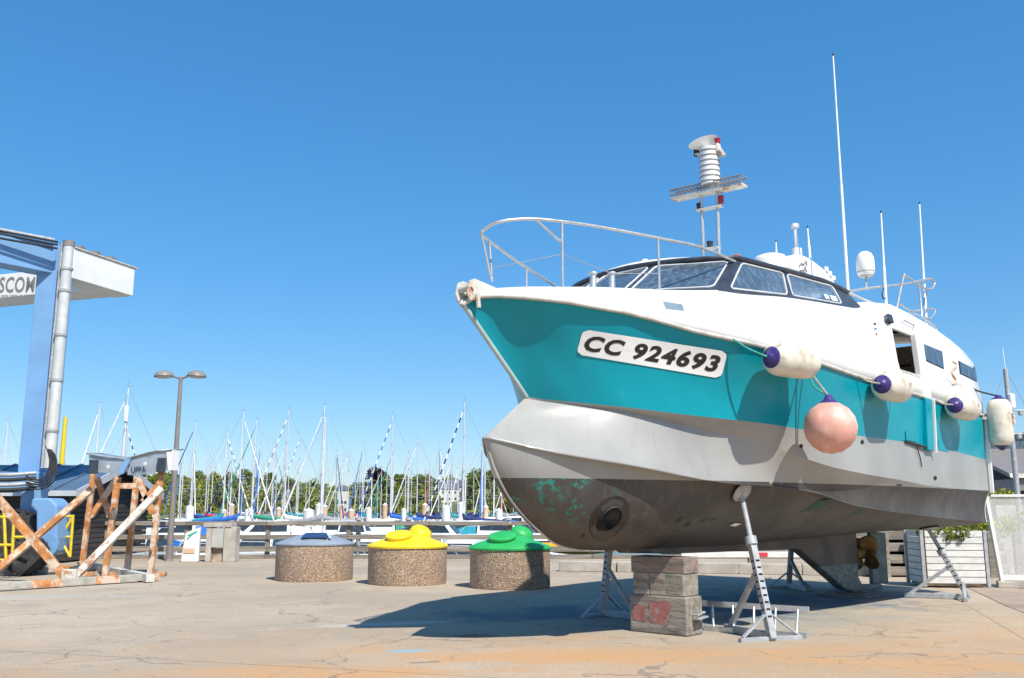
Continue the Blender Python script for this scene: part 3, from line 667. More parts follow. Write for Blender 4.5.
MB().hexa([hit(884, 322, 0), hit(889, 324.5, 0), hit(889, 324.5, .09), hit(884, 322, .09)], [hit(883.2, 316.5, 0), hit(887.5, 318, 0), hit(887.5, 318, .09), hit(883.2, 316.5, .09)]).build('side_vent', M['black_frame'], boat, bevel=.01)
MB().tube([hit(900, 322.5, .0), hit(900.5, 321.5, .05), hit(911.5, 327, .05), hit(912, 329.5, 0)], .012, 6).build('grab_handle', M['galv'], boat)
# teal flap and mooring bits on the hull side
fl = [(905, 431), (915, 433), (916, 442), (905.5, 440)]
pquad_on('flap', fl, .012, M['teal'], boat, 3); MB().tube([hit(904, 441.5, .02), hit(916, 445, .03), hit(930, 450, .05)], .022, 6).build('flap_arm', M['rubber'], boat)
pquad_on('dark_patch', [(938, 440.5), (948, 442.5), (948.5, 452), (938, 450)], .006, M['teal'], boat, 3)
MB().tube([hit(915, 447, .03), hit(919, 458, .02), hit(920.5, 467, .02)], .009, 5).build('hanging_cord', M['rubber'], boat)

# wheelhouse: bays of dark frame with white-rimmed panes
def side_bay(sd):
    bs_ = [-1.1, .73, 2.62]; ts_ = [-.24, 1.1, 2.8]
    bot = [Vector((s, -sd * (t5(s) - .0), z5(s) - .02)) for s in bs_]; top = [Vector((s, -sd * 1.40, pchip([(-.24, 4.83), (1.16, 4.93), (2.76, 5.03), (3.4, 5.0)])(s))) for s in ts_]
    return bot, top
def front_curve(sd):
    us = [0, .3, 1.0]; bot, top = [], []
    for u_ in us:
        bot.append(Vector((-1.62 + .52 * u_ ** 2.2, -sd * 1.6 * u_, 4.26 - .05 * u_))); top.append(Vector((-.72 + .48 * u_ ** 2.2, -sd * 1.4 * u_, 4.85 - .02 * u_)))
    return bot, top
bays = []
for sd in (1, -1):
    b_, t_ = side_bay(sd)
    for i in range(2): bays.append(([b_[i], b_[i + 1], t_[i + 1], t_[i]], (.10 if i == 0 else .045, .96), (.10, .90)))
    b_, t_ = front_curve(sd); bays.append(([b_[1], b_[2], t_[2], t_[1]], (.04, .92), (.10, .90)))
b1, t1 = front_curve(1); b2, t2 = front_curve(-1)
bays.append(([b2[1], b1[1], t1[1], t2[1]], (.06, .94), (.10, .90)))
def bil(q, u_, v_): return q[0].lerp(q[1], u_).lerp(q[3].lerp(q[2], u_), v_)
wf = MB(); CEN = Vector((1, 0, 4.4))
panes = []
for q, (ua, ub), (va, vb) in bays:
    o4 = [bil(q, 0, 0), bil(q, 1, 0), bil(q, 1, 1), bil(q, 0, 1)]; i4 = [bil(q, ua, va), bil(q, ub, va), bil(q, ub, vb), bil(q, ua, vb)]
    wf.add(o4 + i4, [(0, 1, 5, 4), (1, 2, 6, 5), (2, 3, 7, 6), (3, 0, 4, 7)]); panes.append(i4)
for sd in (1, -1):                      # solid dark quarter behind the side windows
    wf.add([Vector((2.62, -sd * 1.65, z5(2.62) - .02)), Vector((3.3, -sd * 1.65, 4.70)), Vector((3.38, -sd * 1.4, 5.0)), Vector((2.8, -sd * 1.4, 5.03))], [(0, 1, 2, 3)])
wheel = wf.build('wheelhouse_frame', M['black_frame'], boat, solid=.05)
for i4 in panes:
    n_ = (i4[1] - i4[0]).cross(i4[3] - i4[0]).normalized(); c = sum(i4, Vector()) / 4
    if n_.dot(c - CEN) < 0: n_ = -n_
    rim = []
    for a in range(4):                  # rounded corners
        p, pr, nx = i4[a], i4[a - 1], i4[(a + 1) % 4]
        for k in range(5):
            w_ = k / 4; A1 = p + (pr - p).normalized() * .09; A2 = p + (nx - p).normalized() * .09
            rim.append(A1 * (1 - w_) ** 2 + p * 2 * w_ * (1 - w_) + A2 * w_ ** 2)
    wn = MB().tube([p + n_ * .03 for p in rim], .013, 6, closed=True).build('window_rim', M['window_rim'], wheel, smooth=50)
    pp = [p + n_ * .022 for p in rim]
    if (pp[5] - pp[0]).cross(pp[10] - pp[5]).dot(n_) < 0: pp = pp[::-1]
    MB().add(pp, [tuple(range(len(pp)))]).build('pane', M['glass'], wheel, fix=False)
# roof of the wheelhouse
edge_t = []
for sd in (1, -1):
    pts = []
    for k in range(9):
        u_ = k / 8; pts.append(Vector((-.76 + .48 * u_ ** 2.2, -sd * 1.43 * u_, 4.87 - .02 * u_)))
    zt = pchip([(-.28, 4.85), (1.16, 4.955), (2.76, 5.05), (3.4, 5.02)])
    for s in (.2, .8, 1.6, 2.4, 3.0, 3.42): pts.append(Vector((s, -sd * 1.43, zt(s))))
    edge_t.append(pts)
rf = MB(); A_, B_ = edge_t
rows = []
for j in range(9):
    v = j / 8 * 2 - 1
    rows.append([Vector((A_[k].x, A_[k].y * -v, A_[k].z + .13 * (1 - v * v) * min(1, k / 6))) for k in range(len(A_))])
rf.grid(rows).build('wheelhouse_roof', M['white'], boat, smooth=40, solid=.03)
MB().tube(list(reversed(A_)) + B_[1:], .034, 6).build('roof_trim', M['black_frame'], boat, smooth=50)
MB().add([Vector((3.36, -1.42, 5.0)), Vector((3.36, 1.42, 5.0)), Vector((3.3, 1.65, 4.6)), Vector((3.3, -1.65, 4.6))], [(0, 1, 2, 3)]).build('wheelhouse_bulkhead', M['white'], boat)
ds = MB(); ds.box((-.55, 0, 4.22), (.7, 2.6, .10)); ds.box((.9, 0, 4.0), (4.2, 3.0, .04)); ds.build('dashboard', M['seat'], boat)
for y in (-.7, .5): MB().box((.7, y, 4.28), (.5, .5, .12)).box((.95, y, 4.55), (.12, .5, .42)).build('helm_seat', M['seat'], boat, bevel=.03)
for (x, y, w_, h_, m) in ((815, 297.5, 0, 0, 'plate'),): pass
# stickers inside the last side pane
q = bays[1][0]
for (u0, u1, v0, v1) in ((.66, .74, .22, .42), (.78, .90, .2, .42)):
    MB().add([bil(q, u0, v0) + Vector((0, -.03, .01)), bil(q, u1, v0) + Vector((0, -.03, .01)), bil(q, u1, v1) + Vector((0, -.03, .01)), bil(q, u0, v1) + Vector((0, -.03, .01))], [(0, 1, 2, 3)]).build('window_sticker', M['plate'], boat)
MB().lathe([(.03, 0), (.05, .02), (.05, .05), (.0, .07)], B((-.2, 1.38, 4.86)), n=12).build('side_lamp', M['orange_lamp'], boat, smooth=40)

# pulpit rail
RP = [(481.5, 234, .0), (484, 230, .04), (491, 225, .12), (501, 221.5, .22), (515, 219.5, .32), (535, 219, .44), (562, 221.5, .60), (600, 227, .80), (658, 238, 1.15), (700, 247, 1.34), (735, 261.5, 1.43)]
rp = [Vector(bt(*p)) for p in RP]
stb = [Vector(bt(*p)) for p in ((481.5, 234, 0), (490, 241.5, -.12), (508, 255, -.36), (530, 270, -.6), (556, 286.5, -.85))]
full = [B(p) for p in reversed(stb[1:])] + [B(p) for p in rp]
pulpit = MB().tube(smooth_pts(full, 5), .019, 8).build('pulpit_rail', M['steel'], boat, smooth=50)
def deckz(s, t):
    p, n, i, ds_ = BV.ray_cast(Vector((s, -t, 8)), Vector((0, 0, -1))); return p.z if p else 4
for i in (6, 8):
    p = rp[i]; MB().tube([B(p), (p.x, -p.y, deckz(p.x, p.y) - .01)], .016, 8).build('stanchion', M['steel'], pulpit, smooth=50)
for (xa_, ya_, ta_, xb_, yb_, tb_) in ((482, 236, .02, 491, 277, .05), (489.5, 241, -.1, 492, 279, -.05), (526.5, 267.5, -.56, 526.5, 288, -.56)):
    MB().tube([B(bt(xa_, ya_, ta_)), B(bt(xb_, yb_, tb_)) - Vector((0, 0, .03))], .014, 8).build('stanchion', M['steel'], pulpit, smooth=50)
a, b, c = rp[5], rp[6], rp[8]
MB().tube([B(a), B((b.x - .05, b.y - .01, b.z - .24)), B((b.x, b.y, b.z - .24))], .014, 6).build('brace', M['steel'], pulpit, smooth=50)
MB().tube([B(bt(493, 268, .0)), B((b.x, b.y, b.z - .40)), B(((b.x + c.x) / 2, (b.y + c.y) / 2, c.z - .52)), B((c.x, c.y, c.z - .45))], .005, 5).build('lifeline', M['wire'], pulpit)
# anchor roller and bow fittings
ar = MB()
for y in (-.09, .09):
    ar.prism([(-4.02, y - .012, 3.93), (-3.99, y - .012, 4.07), (-3.90, y - .012, 4.11), (-3.35, y - .012, 4.04), (-3.35, y - .012, 3.96), (-3.8, y - .012, 3.88), (-3.98, y - .012, 3.85)], (0, .024, 0))
ar.box((-3.65, 0, 3.95), (.5, .16, .03)); roll = ar.build('anchor_roller', M['worn_white'], boat, bevel=.006)
MB().lathe([(.02, -.08), (.05, -.08), (.035, 0), (.05, .08), (.02, .08)], (-3.95, 0, 4.0), (0, 1, 0), 14).build('roller_wheel', M['rub'], roll, smooth=40)
MB().tube([(-3.95, -.12, 4.0), (-3.95, .12, 4.0)], .02, 8).tube([(-3.88, -.12, 3.93), (-3.86, -.12, 3.78)], .028, 8).build('roller_pin', M['worn_white'], roll, smooth=40)
for (px, py0, py1, t) in ((593, 287, 274.5, .35), (612, 287, 274.5, .45)):
    a = Vector(bt(px, py0, t)); b = Vector(bt(px, py1, t)); MB().tube([B(a - Vector((0, 0, .12))), B(b)], [.045, .04], 12).lathe([(.055, 0), (.06, .015), (.05, .03)], B(b), n=12).build('bollard', M['alu'], boat, smooth=40)
def antenna(name, px0, py0, px1, py1, s=None, t=None, r=.02, z0=None, m='white_frame', tip=True):
    a = Vector(bt(px0, py0, t)); b = Vector(bt(px1, py1, t))
    if z0 is not None: a.z = z0
    o = MB().tube([B(a), B(a.lerp(b, .45)), B(a.lerp(b, .46)), B(b)], [r, r * .9, r * .7, r * .5], 8).build(name, M[m], boat, smooth=50)
    if tip: MB().tube([B(b), B(b + Vector((0, 0, .04)))], r * .6, 6).build('tip', M['rubber'], o)
    return o
antenna('whip_antenna', 848, 290, 833, 56, t=1.15, r=.028, z0=5.1)
antenna('whip_antenna', 886, 303, 881, 213, t=1.35, r=.026, z0=5.0)
antenna('whip_antenna', 926, 322, 919.5, 204, t=1.35, r=.028, z0=4.9)
antenna('stub_antenna', 776.5, 256, 776, 242, t=.3, r=.016)
antenna('stub_antenna', 810, 258, 807.5, 228, t=.2, r=.026)
antenna('gps_antenna', 645, 275, 645, 264, t=.0, r=.03, z0=4.6, tip=False)
p = Vector(bt(645, 263, 0)); MB().lathe([(.0, 0), (.05, .0), (.055, .02), (.04, .05), (0, .06)], B(p), n=12).build('gps_head', M['white_frame'], boat, smooth=50)
p0_, p1_ = Vector(bt(797, 254, .1)), Vector(bt(795, 228, .1))
MB().tube([B(p0_), B(p1_)], .035, 8).lathe([(.0, 0), (.075, .01), (.075, .07), (.0, .1)], B(p1_), n=12).lathe([(.0, -.05), (.09, -.03), (.09, .1), (.0, .13)], B(p0_), n=12).build('masthead_antenna', M['white_frame'], boat, smooth=50)
# satellite dome on its bracket
dc = Vector(bt(866, 274, 1.2)); dr = 0.155
MB().lathe([(.0, -.03), (dr * .75, -.03), (dr, .03), (dr, .22), (dr * .93, .30), (dr * .7, .37), (dr * .35, .405), (0, .415)], B(dc), n=24).build('satellite_dome', M['white_frame'], boat, smooth=50)
MB().lathe([(dr * .7, -.05), (dr * .7, -.03), (dr * 1.01, .03), (dr * 1.01, .045)], B(dc), n=24).build('dome_base', M['rub'], boat, smooth=50)
MB().tube([B(dc - Vector((0, 0, .04))), B(Vector(bt(866, 290, 1.2)))], .02, 8).build('dome_post', M['galv'], boat)
def pxtube(name, pts, r, m='steel', par=None, n=4):
    P = [Vector(bt(*p)) for p in pts]; P = smooth_pts(P, n) if n else P; return MB().tube([B(p) for p in P], r, 8).build(name, M[m], par or boat, smooth=50)
pxtube('roof_rail', [(846, 292, 1.2), (866, 288.5, 1.2), (886, 286, 1.3), (908, 283.5, 1.4), (928, 279, 1.4), (933, 280, 1.4), (934.5, 284, 1.4), (931, 289, 1.4), (922, 287, 1.4), (906, 276, 1.4), (903.5, 277, 1.4), (897, 307, 1.45)], .022)
pxtube('roof_rail', [(845, 291, 1.42), (858, 297, 1.5), (873, 303.5, 1.62)], .02, 'rub')
pxtube('roof_rail', [(873, 303.5, 1.62), (868, 308, 1.66), (864, 311, 1.68)], .018, 'rub')
pxtube('roof_rail', [(919, 284, 1.4), (920.5, 300, 1.4), (922, 318, 1.45)], .02, n=0)
pxtube('roof_rail', [(900, 304, 1.45), (912, 311, 1.45), (928, 309, 1.4), (934, 309, 1.4), (935, 312, 1.4), (931, 318, 1.4), (926, 318, 1.45)], .018)
pxtube('roof_rail', [(903, 313, 1.5), (920, 315.5, 1.5), (935, 327, 1.55), (937, 332, 1.6)], .018)
pxtube('cable', [(884, 288, 1.35), (882, 294, 1.35), (883.5, 299, 1.35), (886.5, 297, 1.35)], .01, 'rubber')
pxtube('cable', [(924, 288, 1.35), (926.5, 294, 1.35), (924.5, 298, 1.35), (924, 305, 1.35)], .012, 'rubber')
# roof arch with radome
AR = [(752, 266), (757, 262), (772, 262.5), (784, 257.5), (797, 254), (803, 254.5), (811, 258), (823, 267.5), (833, 279), (842, 290), (826, 290), (812, 284), (799, 272), (791, 267.5), (783, 268), (775, 274), (752, 282)]
arch = MB().prism([B(bt(x, y, .42)) for x, y in AR], (0, .7, 0)).build('roof_arch', M['white'], boat, bevel=.05)
ap = Vector(bt(770.5, 262, .15)); MB().lathe([(.0, -.06), (.27, -.06), (.29, .02), (.25, .09), (.14, .13), (0, .14)], B(ap), n=28).build('radome', M['white'], boat, smooth=50)
sq = [(799.5, 266), (801, 263.5), (804, 264.5), (806, 261), (807, 265), (804.5, 268), (807, 271), (805, 274), (803, 270), (800, 270.5), (801.5, 274)]
MB().tube([B(Vector(bt(x, y, .435))) for x, y in sq], .012, 5).build('arch_drawing', M['lamp_grey'], arch)
for (x, y) in ((826, 276), (829.5, 280.5), (833, 285)): MB().lathe([(.0, 0), (.05, 0), (.05, .07), (0, .09)], B(Vector(bt(x, y - 5, .2))), n=10).build('arch_lamp', M['white_frame'], boat, smooth=40)
for yy in (-.3, .3): MB().box((4.6, yy, 5.2), (.5, .1, .5)).build('arch_foot', M['white'], boat, bevel=.03)

# signal mast
ms = 1.55
mA, mB = Vector(bs(703.5, 255, ms)), Vector(bs(718.5, 255, ms))
for p, ptop in ((mA, Vector(bs(701, 190, ms))), (mB, Vector(bs(716, 152, ms)))):
    MB().tube([B(Vector((ms, p.y, 4.98))), B(ptop)], .03, 8).build('mast_pole', M['steel'], boat, smooth=50)
bl, br = Vector(bs(674, 199.5, ms)), Vector(bs(744.5, 185, ms))
MB().beam(B(bl), B(br), .20, .045).build('light_bar', M['worn_white'], boat, bevel=.008)
lb = MB(); up_ = Vector((0, 0, 1))
for dy, hh in ((-.1, .05), (-.1, .14), (.1, .14), (.1, .05)): lb.tube([B(bl) + Vector((dy, 0, hh)), B(br) + Vector((dy, 0, hh))], .012, 6)
for k in range(19):
    q_ = B(bl).lerp(B(br), k / 18); lb.tube([q_ + Vector((-.1, 0, .02)), q_ + Vector((-.1, 0, .14)), q_ + Vector((.1, 0, .14))], .008, 5)
lb.build('bar_cage', M['lamp_grey'], boat)
cy0 = Vector(bs(710.5, 185, ms)); mc = Vector((ms, cy0.y, 0)); z0_, z1_ = cy0.z, Vector(bs(708, 149, ms)).z
body = MB().lathe([(.0, z0_), (.155, z0_), (.155, z1_), (0, z1_)], B(mc), n=24).build('reflector_drum', M['white_frame'], boat, smooth=40)
for k in range(7):
    z_ = z0_ + (z1_ - z0_) * (.06 + .14 * k); MB().lathe([(.150, z_ - .01), (.163, z_ - .01), (.163, z_ + .01), (.150, z_ + .01)], B(mc), n=24).build('drum_ring', M['lamp_grey'], body, smooth=40)
dt = Vector(bs(704, 146, ms)); MB().lathe([(.0, -.05), (.10, -.03), (.2, .03), (.24, .07), (.2, .05), (0, .01)], B(dt), Vector((-.12, .22, .95)), 22).build('search_lamp', M['white_frame'], boat, smooth=40)
MB().lathe([(0, -.04), (.06, -.04), (.05, .1), (0, .12)], B(Vector(bs(717.5, 150, ms))), n=10).tube([B(Vector(bs(718, 148, ms))), B(Vector(bs(724, 156, ms)))], .04, 6).build('lamp_bracket', M['worn_white'], boat, smooth=40)
for (x, y, m) in ((717.5, 143, 'red'), (721, 200.5, 'red'), (696.5, 153, 'rubber'), (699.5, 208, 'rubber'), (710, 246, 'rubber')):
    p = Vector(bs(x, y, ms)); MB().lathe([(0, -.05), (.045, -.05), (.045, .05), (0, .06)], B(p), n=12).lathe([(0, .05), (.05, .05), (.05, .075), (0, .08)], B(p), n=12).build('signal_lamp', M[m], boat, smooth=40)
for (xa, ya, xb, yb) in ((697, 211, 722, 206), (708, 249, 719.5, 247.5), (696, 155, 722, 151)):
    MB().beam(B(Vector(bs(xa, ya, ms))), B(Vector(bs(xb, yb, ms))), .10, .03).build('mast_bracket', M['worn_white'], boat, bevel=.005)

# keel, skeg, propeller, rudder
def fin(poly, th, name, m, bev=.02): return MB().prism([(s, -th / 2, z) for s, z in poly], (0, th, 0)).build(name, m, boat, bevel=bev)
fin([(-1.2, 1.12), (-1.0, 1.0), (.0, .96), (3.95, .90), (4.2, .80), (5.75, .13), (6.1, .075), (7.5, .045), (7.52, .13), (6.5, .19), (6.36, .32), (6.38, 1.3), (3, 1.3)], .20, 'keel_and_skeg', M['skeg'], .03)
MB().lathe([(0, -.42), (.10, -.40), (.13, -.2), (.11, .05), (.07, .2), (0, .26)], (6.80, 0, .74), (1, 0, 0), 18).build('propeller_hub', M['bronze'], boat, smooth=50)
for k in range(4):
    a0 = R(90 * k + 38); rows = []
    for i in range(7):
        r_ = .08 + .31 * i / 6; wd = .20 * math.sin(math.pi * min(1, .16 + .80 * i / 6)) ** .7; row = []
        for j in range(6):
            q_ = (j / 5 - .5) * 2; an = a0 + q_ * wd / max(r_, .2); row.append((6.80 + q_ * wd * .5 + .02 * q_ * q_, r_ * math.cos(an), .74 + r_ * math.sin(an)))
        rows.append(row)
    MB().grid(rows).build('propeller_blade', M['bronze'], boat, smooth=60, solid=.018)
M['rudder'] = mat('weathered_rudder', (.11, .15, .145), .7, var=.3, vs=4, spots=[((.25, .28, .26), .55, .7, 9, .6), ((.1, .07, .05), .6, .7, 5, .7)], bump=(25, .3, .01))
fin([(7.16, .14), (7.95, .12), (7.98, 1.10), (7.2, 1.14)], .09, 'rudder', M['rudder'], .03)
MB().tube([(7.4, 0, 1.1), (7.4, 0, 1.3)], .06, 12).build('rudder_stock', M['rudder'], boat, smooth=40)

# ================================================================ FENDERS AND BUOY (hang from the boat, things of their own)
def fender(name, c, axis, L, r, label, caps=(True, True), rope=None):
    ax = (W((axis[0], axis[1], axis[2])) - W((0, 0, 0))).normalized(); wc = W(c)
    t = thing(name, wc, 0, label, 'fender', 'fenders hung along the hull')
    h = L / 2; k = .62
    prof = [(r * .30, -h * .93), (r * .55, -h * .90), (r * .80, -h * .80), (r * .95, -h * .66), (r, -h * .5), (r * 1.01, 0), (r, h * .5), (r * .95, h * .66), (r * .80, h * .80), (r * .55, h * .90), (r * .30, h * .93)]
    MB().lathe(prof, (0, 0, 0), ax, 28).build('body', M['fender'], t, smooth=60)
    for sg in ((-1,) if not caps[1] else (-1, 1)):
        pr = [(r * .60, .885 * h), (r * .52, .915 * h), (r * .40, .94 * h), (r * .30, .965 * h), (r * .22, 1.02 * h), (r * .15, 1.05 * h), (0, 1.06 * h)]
        MB().lathe([(a + .004, sg * b) for a, b in pr], (0, 0, 0), ax, 24).build('end_cap', M['purple'], t, smooth=60)
    return t, wc, ax
def rope(name, pts, m, parent_t, r=.012):
    MB().tube([Vector(p) - parent_t.location for p in smooth_pts([Vector(p) for p in pts], 4)], r, 6).build(name, M[m], parent_t, smooth=60)
def rail_at(s): return W((s, sh_t(s) + .03, sh_z(s)))
def hang(s0, s1, r, z, label, m='rope_green'):
    c = ((s0 + s1) / 2, sh_t((s0 + s1) / 2) + r + .03, z)
    dt_ = (sh_t(s1) - sh_t(s0)) / (s1 - s0); t, wc, ax = fender('fender', c, (1, dt_, 0), s1 - s0, r, label)
    e = wc - ax * (s1 - s0) * .53; rope('rope', [e, e.lerp(rail_at(s0 - .2), .6) + Vector((0, 0, -.03)), rail_at(s0 - .24)], m, t, .014)
    e = wc + ax * (s1 - s0) * .53; rope('rope', [e, rail_at(s1 + .2)], m, t); return t
hang(-.92, -.04, .215, 3.36, 'cylindrical fender hung beside the number plate, above the round pink buoy')
hang(1.98, 2.86, .215, 3.30, 'dirty cream fender with a purple end hung just below the cabin doorway', 'rope')
hang(5.2, 6.2, .215, 3.27, 'cream fender with a purple end hung below the orange seahorse emblem', 'rope')
t, wc, ax = fender('fender', (7.86, 2.36, 3.16), (0, .02, 1), .98, .215, 'upright cream fender with two purple ends hanging at the stern corner', (True, True))
rope('rope', [wc + Vector((0, 0, .5)), W((7.5, 2.1, 3.75)), W((7.3, 2.05, 3.85))], 'rubber', t, .016)
MB().beam(W((7.7, 2.1, 3.25)) - t.location, W((7.85, 2.6, 3.2)) - t.location, .05, .05).beam(W((7.85, 2.6, 3.12)) - t.location, W((7.85, 2.6, 3.32)) - t.location, .04, .04).build('bracket', M['worn_white'], t)
bq = W((.2, sh_t(.2) + .30, 2.57)); t = thing('buoy', bq, 0, 'round pale pink mooring buoy hanging on a rope against the hull', 'buoy')
MB().lathe([(.33 * math.sin(math.pi * k / 16), -.33 * math.cos(math.pi * k / 16)) for k in range(0, 17, 2)], n=28).build('body', M['pink'], t, smooth=60)
MB().lathe([(.15, .285), (.11, .32), (.06, .36), (.04, .41), (0, .42)], n=16).build('end_cap', M['purple'], t, smooth=60)
rope('rope', [bq + Vector((0, 0, .4)), bq.lerp(rail_at(.1), .6) + Vector((0, 0, .12)), rail_at(.05)], 'rope', t, .016)
rope('rope', [bq + Vector((.02, 0, .4)), rail_at(.25) + Vector((.03, -.05, -.35)), rail_at(.22)], 'rope_green', t, .012)

# ================================================================ KEEL BLOCKS, STANDS, LADDER
def bfix(name, s, t, m, dims, z, label, rz=0, bev=.012):
    p = W((s, t, z + dims[2] / 2 + .001)); o = MB().box((0, 0, 0), dims).build(name, m, None, bevel=bev, loc=p)
    o.rotation_euler = (0, 0, R(90) - BA + rz); return tag(o, label, 'timber block', 'blocks under the keel')
bx, by = -.62, .37
blk = bfix('timber_block', bx, by, M['block_wood'], (.38, .86, .47), .004, 'large grey timber block with red paint mark at the bottom of the keel pile', bev=.02)
for (u0, u1, v0, v1) in ((.05, .30, .30, .72), (.33, .74, .22, .84)):
    pts = []
    for k in range(16):
        a = 2 * math.pi * k / 16; rr = 1 + random.uniform(-.16, .16); pts.append((-.1935, .43 - .86 * ((u0 + u1) / 2 + (u1 - u0) / 2 * max(-.9, min(.9, 1.25 * math.cos(a))) * rr), -.25 + .5 * ((v0 + v1) / 2 + (v1 - v0) / 2 * max(-.9, min(.9, 1.25 * math.sin(a))) * rr)))
    MB().add(pts, [tuple(range(16))]).build('paint_mark', M['red_mark'], blk, fix=False)
MB().tube([(-.06, -.43, .02), (-.06, -.50, .02), (.12, -.50, .04), (.12, -.43, .04)], .014, 6).beam((-.08, -.50, -.03), (.14, -.50, -.01), .09, .015).build('lifting_lug', M['galv'], blk)
for k, (m, lb_) in enumerate(((M['block_wood'], 'small grey timber block at the starboard side of the keel pile'), (M['block_wood'], 'pale middle timber block between two small blocks of the keel pile'), (M['block_green'], 'small timber block with green stains and a sunlit side in the keel pile'))):
    bfix('timber_block', bx, by - .25 + k * .25, m, (.36, .245 if k < 2 else .28, .275), .476, lb_)
bfix('timber_block', bx, by, M['block_red'], (.36, .80, .205), .753, 'reddish brown timber beam on top of the keel pile', .02)

def jack(px, py, t_in, ps, label, rake):
    g = G(px, py); rel = g - BO; s_, t_ = rel.dot(BU), rel.dot(BN); sg = 1 if t_ > 0 else -1
    tp = Vector((ps, t_in, 0)); 
    # where the pad touches the bottom
    p, n, i, ds_ = BV.ray_cast(Vector((ps, -t_in, .3)), Vector((0, 0, 1)))
    padB = p if p else Vector((ps, -t_in, 1.5))
    padW = W((padB.x, -padB.y, padB.z)); d = Vector((padW.x - g.x, padW.y - g.y, 0)); L = d.length; rz = math.atan2(d.y, d.x)
    t = thing('boat_stand', (g.x, g.y, 0), rz, label, 'boat stand', 'steel stands holding up the boat')
    H_ = padW.z; foot = Vector((0, 0, .06)); top = Vector((L, 0, H_ - .05)); e = (top - foot).normalized(); k1 = foot + e * ((top - foot).length * .66)
    MB().beam(foot - e * .04, k1, .09, .09, up=(0, 1, 0)).build('post', M['galv'], t, bevel=.008)
    MB().tube([k1 - e * .1, top], .035, 12).build('inner_tube', M['galv'], t, smooth=50)
    MB().lathe([(.065, -.05), (.075, -.05), (.075, .05), (.05, .06)], k1, e, 14).build('collar', M['galv'], t, smooth=40)
    nn = n if (p and n.z < 0) else Vector((0, 0, -1)); nw = Matrix.Rotation(R(90) - BA - rz, 3, 'Z') @ Vector(nn)
    if nw.z > 0: nw = -nw
    pt = Vector((L, 0, H_)) + nw * .012
    MB().lathe([(.03, .05), (.13, .035), (.15, .015), (.15, .0), (0, 0)], pt, nw, 20).build('pad', M['galv'], t, smooth=40)
    MB().lathe([(.0, -.006), (.17, -.006), (.17, .012), (.15, .016)], pt, nw, 20).build('pad_rubber', M['rubber'], t, smooth=40)
    bl_ = max(.9, L * 1.9)
    MB().beam((-.02, 0, .05), (bl_, 0, .05), .09, .09).build('base_beam', M['galv'], t, bevel=.006)
    MB().beam((min(bl_ - .1, L + .42), 0, .08), foot + e * ((top - foot).length * .45), .06, .06, up=(0, 1, 0)).build('brace', M['galv'], t, bevel=.005)
    for sd in (-1, 1):
        MB().beam((.02, sd * .05, .025), (.02, sd * .44, .025), .07, .05).beam((.02, sd * .40, .05), (.05, sd * .05, .30), .05, .025).build('gusset', M['galv'], t, bevel=.004)
    f0 = MB()
    for k in range(9):
        q_ = foot + e * (.22 + .085 * k)
        pe = e.cross(Vector((0, 1, 0))).normalized(); pe = pe if pe.x < 0 else -pe
        MB().beam(q_ + pe * .046 - e * .011, q_ + pe * .046 + e * .011, .055, .006, up=pe).build('slot', M['darkhole'], t)
        for sd in (-1, 1): MB().beam(q_ + Vector((0, sd * .046, 0)) - e * .009, q_ + Vector((0, sd * .046, 0)) + e * .009, .005, .05, up=pe).build('slot', M['darkhole'], t)
    return t
jack(772, 641, 1.28, -.18, 'galvanised stand in full sun under the bow, next to the ladder', .3)
jack(603, 616, -1.15, .35, 'galvanised stand in shade on the far side of the keel blocks', .3)
jack(968, 600, 1.35, 6.55, 'galvanised stand under the stern in front of the white planter', .3)
jack(789, 588, -1.35, 6.75, 'shaded galvanised stand behind the skeg', .3)
for k, (dx, lb_) in enumerate(((0, 'flat weathered plank lying under the skeg'), (.0, 'short plank on top of the flat plank under the skeg'))):
    p = W((6.05, .0, .0)); o = MB().box((0, 0, 0), (.62 - .14 * k, .9 - .2 * k, .026)).build('plank', M['block_red'], None, bevel=.005, loc=(p.x, p.y, .018 + k * .028)); o.rotation_euler = (0, 0, R(90) - BA + .1 * k); tag(o, lb_, 'plank', 'packing under the skeg')
# ladder standing on its edge
la, lb2 = G(704, 631), G(781, 637); la.z = lb2.z = .035
lad = thing('ladder', la, 0, 'aluminium ladder lying on its edge beside the keel blocks', 'ladder'); dv = (lb2 - la); dv = dv.normalized() * 1.35
MB().beam((0, 0, 0), dv, .03, .07).build('rail', M['alu'], lad, bevel=.004)
tl = Vector((.02, .16, .30)); MB().beam(tl, tl + dv * 1.05, .03, .07).build('rail', M['alu'], lad, bevel=.004)
for k in range(5):
    a = dv * (.1 + .2 * k); MB().tube([a, a + tl + dv * .05 * (.1 + .2 * k)], .016, 8).build('rung', M['alu'], lad, smooth=50)

